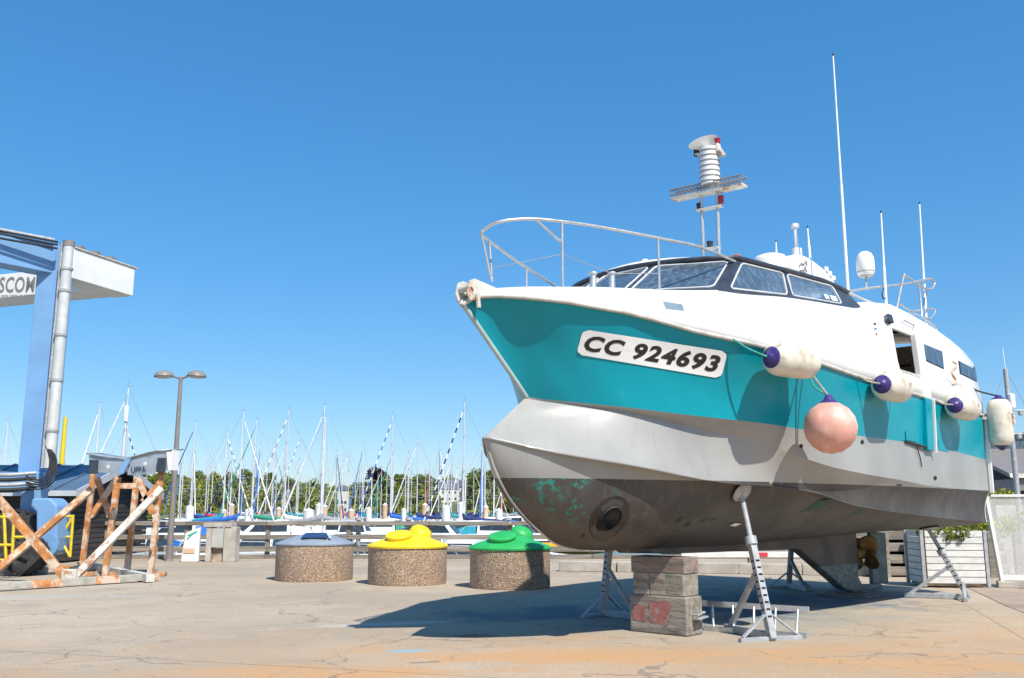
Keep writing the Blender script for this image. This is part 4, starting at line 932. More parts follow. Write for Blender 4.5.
# ================================================================ WASTE CONTAINERS
def bin_(px, py, wpx, m, label, kind):
    g = G(px, py); r = wpx / 2 / FPX * (g.y * CP) * 1.0; c = D(px, 565, g.y + r); c.z = 0; r *= .985
    t = thing('waste_container', c, R(8), label, 'waste container', 'sunken round waste containers'); h = .80
    MB().lathe([(r * .985, 0), (r, .03), (r, h - .02), (r * .97, h)], n=56).build('drum', M['aggregate'], t, smooth=40)
    if kind == 0:
        MB().lathe([(r * 1.02, h - .03), (r * 1.03, h), (r * .98, h + .03), (r * .5, h + .17), (r * .3, h + .215), (0, h + .22)], n=48).build('lid', M[m], t, smooth=35)
        MB().hexa([(-.28, -.62, h + .125), (.30, -.62, h + .125), (.24, -.1, h + .20), (-.22, -.1, h + .20)], [(-.28, -.62, h + .15), (.30, -.62, h + .15), (.24, -.1, h + .245), (-.22, -.1, h + .245)]).build('hatch', M['panel_dark'], t, bevel=.01)
        MB().beam((.36, -.62, h + .14), (.26, -.1, h + .235), .06, .03).build('hatch_trim', M['fascia'], t)
    else:
        MB().lathe([(r * 1.03, h - .045), (r * 1.04, h - .01), (r * 1.0, h + .03), (r * .72, h + .11), (r * .45, h + .19), (r * .3, h + .225), (0, h + .23)], n=48).build('lid', M[m], t, smooth=35)
        MB().lathe([(.26, -.10), (.27, .02), (.285, .025), (.285, .055), (.25, .07), (0, .08)], (-.20, -.34, h + .19), (-.1, -.30, 1), 28).build('hatch', M[m], t, smooth=35)
        MB().lathe([(.25, -.14), (.25, .04), (.225, .13), (.15, .19), (0, .215)], (.26, .22, h + .20), (.3, -.35, 1), 28).build('dome', M[m], t, smooth=45)
    return t
bin_(314.5, 582.5, 80, 'lid_grey', 'pebble-dash waste container with a grey lid and dark panel', 0)
bin_(407.5, 586.5, 82, 'lid_yellow', 'pebble-dash waste container with a yellow domed lid', 1)
bin_(510, 590.5, 84, 'lid_green', 'pebble-dash waste container with a green domed lid', 1)

# ================================================================ FENCE ALONG THE QUAY EDGE
FY = G(300, 559).y + .4
def fence():
    x0, x1 = D(105, 540, FY).x, 13.2
    t = thing('quay_fence', (x0, FY, 0), 0, 'low weathered timber fence with posts and rails along the quay edge', 'fence'); L = x1 - x0
    n = int(L / 2.6)
    for k in range(n):
        a, b = k * L / n, (k + 1) * L / n
        MB().box(((a + b) / 2, 0, 1.12), (b - a - .012, .26, .13)).build('top_rail', M['fence_wood'], t, bevel=.012)
        MB().box(((a + b) / 2, -.05, .68), (b - a - .012, .06, .15)).build('rail', M['fence_wood'], t, bevel=.008)
        MB().box(((a + b) / 2, -.05, .30), (b - a - .012, .06, .17)).build('rail', M['fence_wood'], t, bevel=.008)
        MB().box(((a + b) / 2, -.1, .06), (b - a - .012, .22, .12)).build('kerb_beam', M['fence_wood'], t, bevel=.01)
    for k in range(n + 1): MB().box((k * L / n, .06, .525), (.14, .14, 1.05)).build('post', M['fence_wood'], t, bevel=.01)
    for px in (357, 408, 508): 
        x = D(px, 530, FY).x - x0; MB().lathe([(.16, 0), (.16, .08), (.06, .1), (.06, .2), (.13, .22), (.12, .3), (0, .32)], (x, .3, 1.0), n=14).tube([(x, .3, 0), (x, .3, 1.05)], .08, 10).build('mooring_lamp', M['galv'], t, smooth=40)
fence()

# ================================================================ LAMP POST, PEDESTAL, PILLAR
g = G(169, 561); lp = thing('street_lamp', g, 0, 'tall grey-brown lamp post with two half-round heads', 'street lamp')
zt_ = D(179, 377, g.y).z
MB().lathe([(.13, 0), (.13, .02), (.10, .04), (.095, .9), (.06, zt_ - .1), (.05, zt_)], n=16).build('pole', M['lamp_grey'], lp, smooth=40)
for sg in (-1, 1):
    MB().tube([(0, 0, zt_ - .06), (sg * .22, -.03, zt_ + .02), (sg * .45, -.05, zt_ + .05)], .035, 8).build('arm', M['lamp_grey'], lp, smooth=50)
    hd = MB().lathe([(.30, 0), (.31, .02), (.28, .10), (.2, .17), (.08, .21), (0, .215)], (sg * .52, -.06, zt_ - .01), (0.05 * sg, 0, 1), 24).build('lamp_head', M['lamp_grey'], lp, smooth=40)
    MB().lathe([(0, -.04), (.2, -.03), (.28, -.002)], (sg * .52, -.06, zt_ - .012), (.05 * sg, 0, 1), 24).build('lamp_glass', M['glassw'], hd, smooth=40)
g = G(190, 562); pd = thing('power_pedestal', g, R(10), 'short white power pedestal with green logo beside the lamp post', 'pedestal')
MB().hexa([(-.26, -.16, 0), (.26, -.16, 0), (.26, .16, 0), (-.26, .16, 0)], [(-.17, -.12, .86), (.26, -.12, 1.02), (.26, .14, 1.05), (-.17, .14, .88)]).build('housing', M['gate_white'], pd, bevel=.04)
MB().hexa([(-.12, -.13, .70), (.02, -.13, .82), (.05, -.13, .82), (-.08, -.13, .68)], [(-.12, -.15, .70), (.02, -.145, .82), (.05, -.145, .82), (-.08, -.15, .68)]).hexa([(-.1, -.13, .8), (.16, -.13, .93), (.18, -.13, .9), (0, -.13, .78)], [(-.1, -.145, .8), (.16, -.14, .93), (.18, -.14, .9), (0, -.145, .78)]).build('logo', M['sign_green'], pd)
MB().box((-.02, -.165, .34), (.32, .02, .14)).build('tan_label', M['pile_tan'], pd)
g = G(219, 562); pl = thing('concrete_pillar', g, 0, 'squat concrete pillar holding a grey meter cabinet', 'pillar')
MB().box((.28, .25, .52), (.36, .5, 1.04)).box((-.36, .25, .52), (.16, .5, 1.04)).box((-.1, .25, 1.1), (.86, .56, .13)).build('casing', M['concrete'], pl, bevel=.015)
MB().box((-.09, .13, .72), (.36, .26, .58)).build('cabinet', M['grey_box'], pl, bevel=.01); MB().box((-.09, .2, .2), (.34, .1, .4)).build('recess', M['interior'], pl)

# ================================================================ SHED
sh = thing('boat_shed', (-13.35, 28.4, 0), 0, 'dark boarded shed with a blue-grey metal roof behind the rusty cradle', 'shed'); RZ, EV, DEP, LEN = 2.98, 2.16, 6.2, 8.5
nb_ = 13
for k in range(nb_):
    z = .05 + (EV - .1) * k / nb_; hb = (EV - .1) / nb_
    MB().box((-LEN / 2, 0, z + hb / 2), (LEN, .04, hb - .018)).build('board', M['dark_wood'], sh)
for k in range(nb_ + 5):
    hb = (EV - .1) / nb_; z = .05 + hb * k; zt2 = min(z + hb - .018, RZ - .05)
    if z > RZ - .1: break
    def span(zz):
        f = 0 if zz <= EV else (zz - EV) / (RZ - EV); return DEP / 2 * f, DEP - DEP / 2 * f
    a0, a1 = span(z); c0, c1 = span(zt2)
    MB().hexa([(-.02, a0, z), (.02, a0, z), (.02, a1, z), (-.02, a1, z)], [(-.02, c0, zt2), (.02, c0, zt2), (.02, c1, zt2), (-.02, c1, zt2)]).build('board', M['dark_wood'], sh)
MB().box((-LEN / 2, DEP / 2, EV / 2), (LEN - .2, DEP - .2, EV - .1)).build('core', M['dark_wood'], sh)
for k in range(12):
    x0_, x1_ = -LEN + k * (LEN + .4) / 12, -LEN + (k + 1) * (LEN + .4) / 12 - .02
    for sg in (0, 1):
        ya, yb = (-.35, DEP / 2) if sg == 0 else (DEP + .35, DEP / 2); za = EV - .09
        MB().add([(x0_, ya, za), (x1_, ya, za), (x1_, yb, RZ + .03), (x0_, yb, RZ + .03), (x0_, ya, za + .03), (x1_, ya, za + .03), (x1_, yb, RZ + .06), (x0_, yb, RZ + .06)], [(0, 1, 2, 3), (4, 5, 6, 7), (0, 1, 5, 4), (1, 2, 6, 5), (2, 3, 7, 6), (3, 0, 4, 7)]).add([(x1_ - .03, ya, za + .03), (x1_ + .02, ya, za + .03), (x1_ + .02, yb, RZ + .06), (x1_ - .03, yb, RZ + .06), (x1_ - .03, ya, za + .08), (x1_ + .02, ya, za + .08), (x1_ + .02, yb, RZ + .11), (x1_ - .03, yb, RZ + .11)], [(0, 1, 2, 3), (4, 5, 6, 7), (0, 1, 5, 4), (1, 2, 6, 5), (2, 3, 7, 6), (3, 0, 4, 7)]).build('roof_sheet', M['roof_blue'], sh)
MB().beam((.42, -.38, EV - .14), (.42, DEP / 2, RZ - .02), .04, .24).build('fascia', M['fascia'], sh); MB().beam((.42, DEP + .38, EV - .14), (.42, DEP / 2, RZ - .02), .04, .24).build('fascia', M['fascia'], sh)
MB().box((-LEN / 2, -.4, EV - .12), (LEN + .8, .05, .16)).build('gutter', M['fascia'], sh)

# ================================================================ BLUE BOAT LIFT
LY = 24.6
lift = thing('boat_lift', D(48, 560, LY) * 1.0, 0, 'tall blue travelling boat lift with a white lettered cross beam', 'boat lift'); lift.location.z = 0; LO = lift.location.copy()
def Lp(x, y, Y): return D(x, y, Y) - LO
def colx(x): return D(x, 273, LY).x - LO.x
zc1 = D(50, 246, LY).z; xa, xb = colx(36.5), colx(58)
MB().box(((xa + xb) / 2, .3, (2.2 + zc1) / 2), (xb - xa, .6, zc1 - 2.2)).build('column', M['lift_blue'], lift, bevel=.02)
MB().hexa([(xb, 0, 2.2), (xb + .16, .12, 2.2), (xb + .16, .5, 2.2), (xb, .6, 2.2)], [(xb, 0, zc1), (xb + .16, .12, zc1), (xb + .16, .5, zc1), (xb, .6, zc1)]).build('column_rib', M['lift_blue'], lift)
# top beam running towards the camera on the left
ztb, zbb = D(48, 244, LY).z, D(37, 273, LY).z
p_end = Vector((-4.2, -5.2, 0)); bdir = p_end.normalized(); bn_ = Vector((-bdir.y, bdir.x, 0)) * .30; st = Vector(((xa + xb) / 2, .3, 0))
b4 = [st - bn_, st + bn_, st + p_end + bn_, st + p_end - bn_]
MB().hexa([Vector((p.x, p.y, zbb)) for p in b4], [Vector((p.x, p.y, ztb)) for p in b4]).build('top_beam', M['lift_blue'], lift, bevel=.02)
for zz, m_, r_ in ((ztb + .06, 'galv', .06), (ztb - .12, 'rubber', .03), (ztb - .22, 'rubber', .03), (ztb - .04, 'rubber', .03)):
    o_ = bn_.normalized() * (.36 if bn_.x > 0 else -.36)
    MB().tube([st + o_ * (1 if zz < ztb else .3) + Vector((.1, -.4, zz)), st + p_end * .5 + o_ * (1 if zz < ztb else .3) + Vector((0, 0, zz + random.uniform(-.03, .03))), st + p_end + o_ * (1 if zz < ztb else .3) + Vector((0, 0, zz))], r_, 8).build('hose', M[m_], lift, smooth=50)
for k in (.25, .55, .85): MB().box(tuple(st + p_end * k + Vector((0, 0, ztb + .06))), (.3, .3, .12)).build('clamp', M['lamp_grey'], lift)
# exhaust-like steel pipe down the front of the column
pa, pb = Lp(69, 243, LY - .5), Lp(49, 468, LY - .5)
pipe = MB().tube([pa, pb], .135, 18).build('steel_pipe', M['pipe'], lift, smooth=50)
MB().tube([pa + Vector((-.2, .05, 0)), pb + Vector((-.2, .05, 0))], .045, 8).build('hydraulic_line', M['galv'], lift, smooth=50)
MB().lathe([(.15, -.1), (.15, .05), (.1, .06), (.1, -.1)], pa, n=18).build('pipe_cap', M['lamp_grey'], pipe, smooth=40)
for k in (.12, .22, .42, .62, .84):
    c = pa.lerp(pb, k); MB().lathe([(.14, -.03), (.165, -.03), (.165, .03), (.14, .03)], c, pb - pa, 18).build('pipe_band', M['galv'], pipe, smooth=40)
    MB().beam(c, c + Vector((-.28, .3, 0)), .06, .06).build('pipe_bracket', M['galv'], pipe)
# white arm and lettered rear beam
d1, d2 = LY + .4, (LY + .4) * 232 / 213
zB, zT = D(77, 278, d1).z, D(77, 248, d1).z
q1, q2 = D(72, 276.5, d1) - LO, D(133, 297, d2) - LO
aw = Vector((q2.x - q1.x, q2.y - q1.y, 0)).normalized(); an = Vector((-aw.y, aw.x, 0)) * .7
MB().hexa([Vector((q1.x, q1.y, zB)), Vector((q2.x, q2.y, zB)), Vector((q2.x, q2.y, zB)) + an, Vector((q1.x, q1.y, zB)) + an], [Vector((q1.x, q1.y, zT)), Vector((q2.x, q2.y, zT)), Vector((q2.x, q2.y, zT)) + an, Vector((q1.x, q1.y, zT)) + an]).build('white_arm', M['lift_white'], lift, bevel=.02)
MB().hexa([Vector((q1.x, q1.y, zT + .003)) - an * .05, Vector((q2.x, q2.y, zT + .003)) - an * .05 + aw * .1, Vector((q2.x, q2.y, zT + .003)) + an * 1.05 + aw * .1, Vector((q1.x, q1.y, zT + .003)) + an * 1.05], [Vector((q1.x, q1.y, zT + .04)) - an * .05, Vector((q2.x, q2.y, zT + .04)) - an * .05 + aw * .1, Vector((q2.x, q2.y, zT + .04)) + an * 1.05 + aw * .1, Vector((q1.x, q1.y, zT + .04)) + an * 1.05]).build('arm_cover', M['rub'], lift)
for k in range(3): MB().box(tuple(q1.lerp(q2, .15 + .25 * k) + an * .5 + Vector((0, 0, zT - q1.lerp(q2, .15 + .25 * k).z + .1))), (.5, .3, .12)).build('arm_fitting', M['lamp_grey'], lift)
e0, e1 = D(-70, 306, 28.2) - LO, D(98, 286, 26.1) - LO
def zof(y, x, Y): return D(x, y, Y).z
z0b = zof(295.2, 36, 26.9); z0t = zof(271, 36, 26.9)
ew = Vector((e1.x - e0.x, e1.y - e0.y, 0)).normalized(); en = Vector((-ew.y, ew.x, 0)) * 1.0
rbm = MB().hexa([Vector((e0.x, e0.y, z0b)), Vector((e1.x, e1.y, z0b)), Vector((e1.x, e1.y, z0b)) + en, Vector((e0.x, e0.y, z0b)) + en], [Vector((e0.x, e0.y, z0t)), Vector((e1.x, e1.y, z0t)), Vector((e1.x, e1.y, z0t)) + en, Vector((e0.x, e0.y, z0t)) + en]).build('rear_beam', M['lift_white'], lift, bevel=.02)
def rmap(a, b):
    x = -11 + a * 46.5; y = 292.5 - .1 * (x) * .12 - b * 15.5
    r_ = ray(x, y); P0 = LO + Vector((e0.x, e0.y, z0b)) - en.normalized() * .012; k = (P0 - EYE).dot(en) / r_.dot(en); return EYE + r_ * k - LO
lettering('lettering', 'ASCOM', rmap, M['lamp_grey'], rbm, shear=.2, bold=.012, space=1.06)
for k in range(22):
    if k in (5, 11, 14): continue
    x = 1 + k * 1.55; mb = MB(); mb.add([rmap((x + 11) / 46.5, -.26), rmap((x + 12) / 46.5, -.26), rmap((x + 12) / 46.5, -.16), rmap((x + 11) / 46.5, -.16)], [(0, 1, 2, 3)]); mb.build('small_lettering', M['lamp_grey'], rbm, fix=False)
# carriage: lower beam, wheel box, tyres, hoses
MB().beam(Lp(-60, 484, LY - .3), Lp(47, 482, LY + .2), .7, .5).build('carriage_beam', M['lift_blue'], lift, bevel=.02)
for k in range(4): MB().tube([Lp(-40, 474 + 5.5 * k, LY - .8), Lp(10, 475 + 5 * k, LY - .8), Lp(36, 473 + 5 * k, LY - .5)], .05, 8).build('hose', M[('galv', 'rubber', 'galv', 'rubber')[k]], lift, smooth=50)
for k in range(5): MB().tube(smooth_pts([Lp(46 + k * 1.3, 446 + k, LY - .6), Lp(50 + k * 1.6, 460, LY - .65 - .04 * k), Lp(47 + k * 1.8, 474 + k * 1.5, LY - .7 - .04 * k), Lp(38 + k, 480 + 2.2 * k, LY - .7), Lp(26, 476 + 3 * k, LY - .7)], 5), .022, 7).build('hose', M['rubber'], lift, smooth=50)
MB().beam(Lp(35, 490, LY), Lp(33, 520, LY), .5, .45, up=(0, 1, 0)).build('wheel_fork', M['lift_blue'], lift, bevel=.02)
wc_ = Lp(46, 540, LY - .9); cw = .62
MB().prism([Lp(36, 545, LY - 1.1), Lp(36, 512, LY - 1.1), Lp(30, 506, LY - 1.1), Lp(32, 498, LY - 1.1), Lp(50, 498, LY - 1.1), Lp(57, 505, LY - 1.1), Lp(57, 538, LY - 1.1), Lp(54, 553, LY - 1.1), Lp(36, 560, LY - 1.1)], (0, .75, 0)).build('motor_box', M['lift_blue'], lift, bevel=.05)
MB().lathe([(.15, 0), (.28, 0), (.28, .06), (.15, .06)], Lp(48, 545, LY - 1.12), (0, -1, 0), 20).lathe([(0, .0), (.14, .0), (.14, .02), (0, .02)], Lp(48, 545, LY - 1.12), (0, -1, 0), 20).build('motor_flange', M['lift_blue'], lift, smooth=40)
def tyre(c, r, wd, name='wheel'):
    wh = MB().lathe([(r * .45, -wd * .3), (r * .5, -wd * .42), (r * .5, wd * .42), (r * .45, wd * .3)], c, (.35, -1, 0), 26).build(name, M['lift_blue'], lift, smooth=40)
    MB().lathe([(r * .5, -wd * .45), (r * .75, -wd * .5), (r * .93, -wd * .45), (r * .985, -wd * .3), (r, 0), (r * .985, wd * .3), (r * .93, wd * .45), (r * .75, wd * .5), (r * .5, wd * .45)], c, (.35, -1, 0), 36).build('tyre', M['rubber'], wh, smooth=35)
    d_, a_, b_ = frame((.35, -1, 0)); tr_ = MB()
    for k in range(22):
        an_ = 2 * math.pi * k / 22
        for sg in (-1, 1):
            o_ = an_ + (.07 if sg > 0 else -.07); rr_ = (a_ * math.cos(o_) + b_ * math.sin(o_)); tg = (-a_ * math.sin(o_) + b_ * math.cos(o_))
            tr_.beam(c + rr_ * (r * 1.0) + d_ * sg * wd * .05, c + rr_ * (r * .97) + d_ * sg * wd * .48 + tg * .12 * sg, .11, .06, up=rr_)
    tr_.build('tread_lugs', M['rubber'], wh)
ty = Lp(14, 560, LY - .6); ty.z = .78; tyre(ty, .76, .62); ty2 = ty + Vector((-1.9, -1.2, 0)); tyre(ty2, .76, .62)
ty3 = Lp(27, 560, LY - 1.6); ty3.z = .47; tyre(ty3, .45, .42)
yl = []
def cage(pts, label=None, name='guard'):
    for a, b in pts: MB().tube([Lp(*a), Lp(*b)], .035, 6).build('guard_rail', M['yellow'], lift, smooth=50)
cY = LY - 2.2
cage([((0 - 8, 517, cY), (14, 517, cY)), ((14, 517, cY), (12, 560, cY)), ((-8, 545, cY), (13, 545, cY)), ((13, 537, cY), (30, 537, cY)), ((-8, 560, cY), (12, 560, cY)), ((4, 512, cY), (6, 560, cY))])
cage([((60, 538, LY - .6), (73, 517, LY - .6)), ((73, 517, LY - .6), (70, 557, LY - .6)), ((58, 535, LY - .6), (70, 557, LY - .6)), ((55, 537, LY - .6), (72, 537, LY - .6)), ((64, 517, LY - .6), (74, 516, LY - .6))])

# small folded grey stands by the shed
for k, (px, py) in enumerate(((66, 558), (78, 556))):
    g = G(px, py); t = thing('folded_stand', g, R(20 * k), ('folded grey steel stand beside the yellow guard of the lift', 'folded grey steel stand against the dark shed boards')[k], 'boat stand', 'folded stands by the shed')
    MB().beam((-.25, 0, .04), (.3, 0, .04), .08, .08).build('base_beam', M['galv'], t); MB().beam((.2, 0, .08), (-.02, 0, 1.3), .1, .1, up=(0, 1, 0)).build('post', M['galv'], t)
    MB().beam((-.2, 0, .08), (.08, 0, .75), .06, .06, up=(0, 1, 0)).build('brace', M['galv'], t); MB().beam((-.3, .05, 1.0), (.35, .05, .86), .05, .05).build('arm', M['galv'], t)

# yellow crane post far behind the lift, and a light mast
g = D(61, 470, 60); t = thing('yellow_mast', (g.x, g.y, -1.8), 0, 'ochre wooden mast standing behind the blue lift', 'mast')
MB().lathe([(.22, 0), (.2, 3), (.12, D(61, 417, 60).z + 1.8)], n=12).build('spar', M['yellow'], t, smooth=40)
MB().tube([(0, 0, 7.4), (1.3, 0, -.0)], .02, 5).build('stay', M['wire'], t)
g = D(121, 480, 62); t = thing('radio_mast', (g.x, g.y, -1.8), 0, 'slim pale mast topped by a white boxy antenna behind the zinc trough', 'mast')
zz = D(122, 405, 62).z + 1.8; MB().lathe([(.09, 0), (.06, zz - 1)], n=10).build('pole', M['mast'], t, smooth=40); MB().lathe([(.0, zz - 1.1), (.16, zz - 1.1), (.18, zz - .1), (0, zz)], n=12).build('antenna_box', M['hull_white'], t, smooth=40)

# ================================================================ RUSTY CRADLE
g0 = G(100, 578); cr_ = thing('boat_cradle', g0, 0, 'rusty orange steel boat cradle with a zinc sheet trough on top', 'cradle')
def Cp(x, y, Y): return D(x, y, Y) - g0
def leg(x0, y0, x1, y1, m='rust', w_=.13):
    b = G(x1, y1); t_ = D(x0, y0, b.y); MB().beam(b - g0 + Vector((0, 0, .02)), t_ - g0, w_, w_, up=(0, 1, 0)).build('leg', M[m], cr_, bevel=.01)
leg(94, 470, 82, 566); leg(118, 477, 105, 577); leg(137, 477, 127, 572); leg(162, 466, 150, 577)
for (x0, y0, x1, y1, Y, m, w_) in ((97, 478, 110, 517, 23.2, 'rust', .12), (117, 478, 91, 517, 23.0, 'rust', .12), (138, 478, 153, 514, 22.2, 'rust', .12), (159, 484, 143, 502, 22.2, 'rust', .12), (115, 486, 137, 486, 22.0, 'rust', .13)):
    MB().beam(Cp(x0, y0, Y), Cp(x1, y1, Y), w_, w_, up=(0, 1, 0)).build('brace', M[m], cr_, bevel=.008)
def dia(x0, y0, x1, y1, Y0, Y1, m, w_=.15):
    MB().beam(Cp(x0, y0, Y0), Cp(x1, y1, Y1), w_, w_ * .9, up=(0, 1, 0)).build('diagonal', M[m], cr_, bevel=.01)
Yb = G(70, 583).y
dia(162, 488, 76, 576, Yb + .7, Yb + .1, 'worn_white'); dia(92, 489, -12, 578, Yb + 2.0, Yb + 1.2, 'rust'); dia(-14, 485, 66, 578, Yb - .2, Yb, 'rust', .16)
for (xa_, ya_, xb_, yb_) in ((-30, 593.5, 158, 581), (-30, 577, 100, 571.5)):
    a, b = G(xa_, ya_), G(xb_, yb_); a.z = b.z = .1
    MB().beam(a - g0, b - g0, .15, .14).build('base_beam', M['worn_grey'], cr_, bevel=.01)
    for k in ((.28, .44), (.62, .76), (.955, 1.0)): MB().beam((a - g0).lerp(b - g0, k[0]), (a - g0).lerp(b - g0, k[1]), .156, .146).build('rust_sleeve', M['rust'], cr_, bevel=.005)
a, b = G(150, 583), G(90, 570); a.z = b.z = .1; MB().beam(a - g0, b - g0, .18, .16).build('base_beam', M['worn_white'], cr_)
MB().box(tuple(G(69, 583) - g0 + Vector((0, 0, .16))), (.3, .26, .26), .3).build('joint_plate', M['worn_white'], cr_, bevel=.02)
for px in (88, 111, 133, 158): MB().box(tuple(G(px, 576) - g0 + Vector((0, 0, .05))), (.34, .26, .09)).build('foot', M['rust'], cr_, bevel=.01)
TY = G(120, 577).y
# zinc trough: two curved sheets meeting over a web
top = [(86, 453.5), (96, 455.5), (110, 457.5), (126, 458), (127.5, 458), (140, 454.5), (155, 451), (172, 449.5)]
rows = [[Cp(x, y, TY - .15) for x, y in top], [Cp(x, y, TY - .15) + Vector((.0, .8, .05)) for x, y in top]]
MB().grid(rows).build('trough_sheet', M['zinc'], cr_, solid=.03, smooth=40)
fp = [(89, 455), (126, 459.5), (126, 472.5), (118, 474), (89, 471)]; MB().prism([Cp(x, y, TY - .1) for x, y in fp], (0, .03, 0)).build('front_plate', M['zinc'], cr_)
fp2 = [(127.5, 459.5), (166, 452), (168.5, 470.5), (157, 470.5), (154, 474), (127.5, 475)]; fpl = MB().prism([Cp(x, y, TY - .1) for x, y in fp2], (0, .03, 0)).build('front_plate', M['zinc'], cr_)
MB().beam(Cp(128.5, 459, TY - .2), Cp(121, 473, TY - .2), .12, .05, up=(0, 1, 0)).build('blue_web', M['lift_blue'], cr_)
MB().prism([Cp(x, y, TY - .12) for x, y in ((166.5, 452), (173, 450), (171, 470), (168, 470))], (.06, .3, 0)).build('end_plate', M['plate'], cr_)
def umap(a, b): return Cp(131 + a * 15, 473.2 - a * 1.0 - b * 6.2, TY - .13)
lettering('lettering', 'UPPA', umap, M['panel_dark'], fpl, shear=-.1, bold=.012)
for px, py in ((108, 467), (145, 464)): MB().lathe([(0, 0), (.05, 0), (.045, .008), (0, .01)], Cp(px, py, TY - .1), (0, -1, 0), 10).build('rust_boss', M['worn_white'], cr_)
for px, y0 in ((94, 460), (162, 458)): MB().beam(Cp(px, y0, TY - .16), Cp(px - 1, y0 + 14, TY - .16), .18, .1, up=(0, 1, 0)).build('upright', M['black_frame'], cr_)

# ================================================================ RIGHT SIDE: PLANTER, GATE, TIMBER WALL, BUILDING
def leaf_mesh(name, centers, radii, n, size, seed, m, flat=.0):
    rnd = random.Random(seed); vs, fs = [], []
    for i in range(n):
        j = rnd.randrange(len(centers)); c, r = Vector(centers[j]), radii[j]
        d = Vector((rnd.gauss(0, 1), rnd.gauss(0, 1), rnd.gauss(0, 1))).normalized() * r * (rnd.random() ** .45)
        p = c + d; a = Vector((rnd.gauss(0, 1), rnd.gauss(0, 1), rnd.gauss(0, .6))).normalized(); nrm = (d.normalized() * .8 + Vector((rnd.gauss(0, .5), rnd.gauss(0, .5), rnd.gauss(0, .5)))).normalized()
        u_ = a.cross(nrm); 
        if u_.length < .1: continue
        u_.normalize(); v_ = nrm.cross(u_); s = size * rnd.uniform(.6, 1.4); b = len(vs)
        vs += [p - u_ * s, p - v_ * s * .55, p + u_ * s, p + v_ * s * .55]; fs.append((b, b + 1, b + 2, b + 3))
    me = bpy.data.meshes.new(name); me.from_pydata([tuple(v) for v in vs], [], fs); me.materials.append(m); return me
pc = G(958, 588); pt_ = thing('planter', pc, R(-6), 'white slatted planter box under the stern', 'planter'); PW, PD, PH = 1.22, 1.0, 1.12
for f_, (ax0, ax1) in enumerate((((-.62, 0), (.60, 0)), ((-.62, 0), (-.66, .9)))):
    a, b = Vector((*ax0, 0)), Vector((*ax1, 0))
    for k in range(8):
        z = .09 + k * .132; MB().beam(a.lerp(b, .04) + Vector((0, 0, z + .06)), a.lerp(b, .96) + Vector((0, 0, z + .06)), .03, .118).build('slat', M['slat_white'], pt_)
for p in ((-.64, 0), (.60, 0), (-.68, .92)): MB().box((p[0], p[1], .58), (.07, .07, 1.12)).build('corner_post', M['galv'], pt_, bevel=.006)
MB().hexa([(-.58, .05, .03), (.56, .05, .03), (.56, .9, .03), (-.62, .9, .03)], [(-.58, .05, 1.0), (.56, .05, 1.0), (.56, .9, 1.0), (-.62, .9, 1.0)]).build('soil_box', M['interior'], pt_)
cs = [(-.56 + k * .09, random.uniform(.0, .25), 1.07 + random.uniform(-.05, .04)) for k in range(12)]
for k, (c0, c1) in enumerate(((0, 4), (4, 8), (8, 12))):
    o = link(bpy.data.objects.new('trailing_plant', leaf_mesh('trailing_plant', cs[c0:c1], [.15] * 4, 420, .045, 50 + k, M['leaf_dark']))); o.location = pt_.location; o.rotation_euler = pt_.rotation_euler
    tag(o, 'trailing dark leafy plant spilling over the white planter', 'plant', 'plants in the white planter')
# leaning white gate: frame and fine mesh
ga, gb = G(1003, 588), G(1100, 594); gt = thing('mesh_gate', ga, 0, 'white metal gate with fine mesh panel at the right of the stern', 'gate')
dvg = Vector((1.9, -.55, 0)); tp1 = D(985, 493, ga.y) - ga
sl_ = tp1 / tp1.z
def gp(u_, z): return dvg * u_ + sl_ * z
MB().beam(gp(0, .12), gp(0, 1.86), .09, .07, up=(1, 0, 0)).build('gate_post', M['gate_white'], gt, bevel=.008)
MB().beam(gp(0.05, 1.84), gp(1.5, 1.84), .05, .05).build('gate_rail', M['gate_white'], gt); MB().beam(gp(0, .2), gp(1.5, .2), .06, .10).build('gate_rail', M['gate_white'], gt, bevel=.006)
MB().box((.75, -.2, .07), (1.75, .2, .14), math.atan2(-.55, 1.9)).build('gate_kerb', M['concrete'], gt, bevel=.02)
for u_ in (.42, .82, 1.2): MB().beam(gp(u_, .2), gp(u_ - .0, 1.84), .03, .03, up=(1, 0, 0)).build('gate_bar', M['gate_white'], gt)
ms_ = MB()
for k in range(120): ms_.beam(gp(.02 + k * .0122, .2), gp(.02 + k * .0122, 1.83), .0068, .004, up=(1, 0, 0))
for k in range(80): ms_.beam(gp(.02, .22 + k * .0202), gp(1.48, .22 + k * .0202), .004, .009)
ms_.build('mesh_panel', M['gate_white'], gt, fix=False)['kind'] = 'stuff'
# timber retaining wall behind the stern
tw0, tw1 = G(868, 577), G(1000, 577); tw = thing('timber_wall', tw0, 0, 'low wall of stacked dark timbers behind the propeller', 'wall')
for k in range(4):
    MB().beam((-.0 - .1 * k, .1 * k, .14 + .27 * k), tw1 - tw0 + Vector((.2, .1 * k, .14 + .27 * k)), .22, .2).build('timber', M['fence_wood'], tw, bevel=.015)
for k in range(6): MB().box((.4 + k * .62, -.14, .5), (.16, .1, 1.0)).build('stake', M['fence_wood'], tw, bevel=.01)
MB().beam((-.1, .62, .5), tw1 - tw0 + Vector((.2, .62, .5)), .3, 1.0).build('earth_core', M['darkhole'], tw)
hcs = [(x * .28, .75 + random.uniform(-.15, .4), 1.16 + random.uniform(-.05, .14)) for x in range(-4, 16)]
hd_ = link(bpy.data.objects.new('hedge', leaf_mesh('hedge', hcs, [.3] * len(hcs), 3800, .045, 81, M['leaf_yellow']))); hd_.location = tw0; tag(hd_, 'bright green clipped hedge above the dark timber wall', 'hedge')
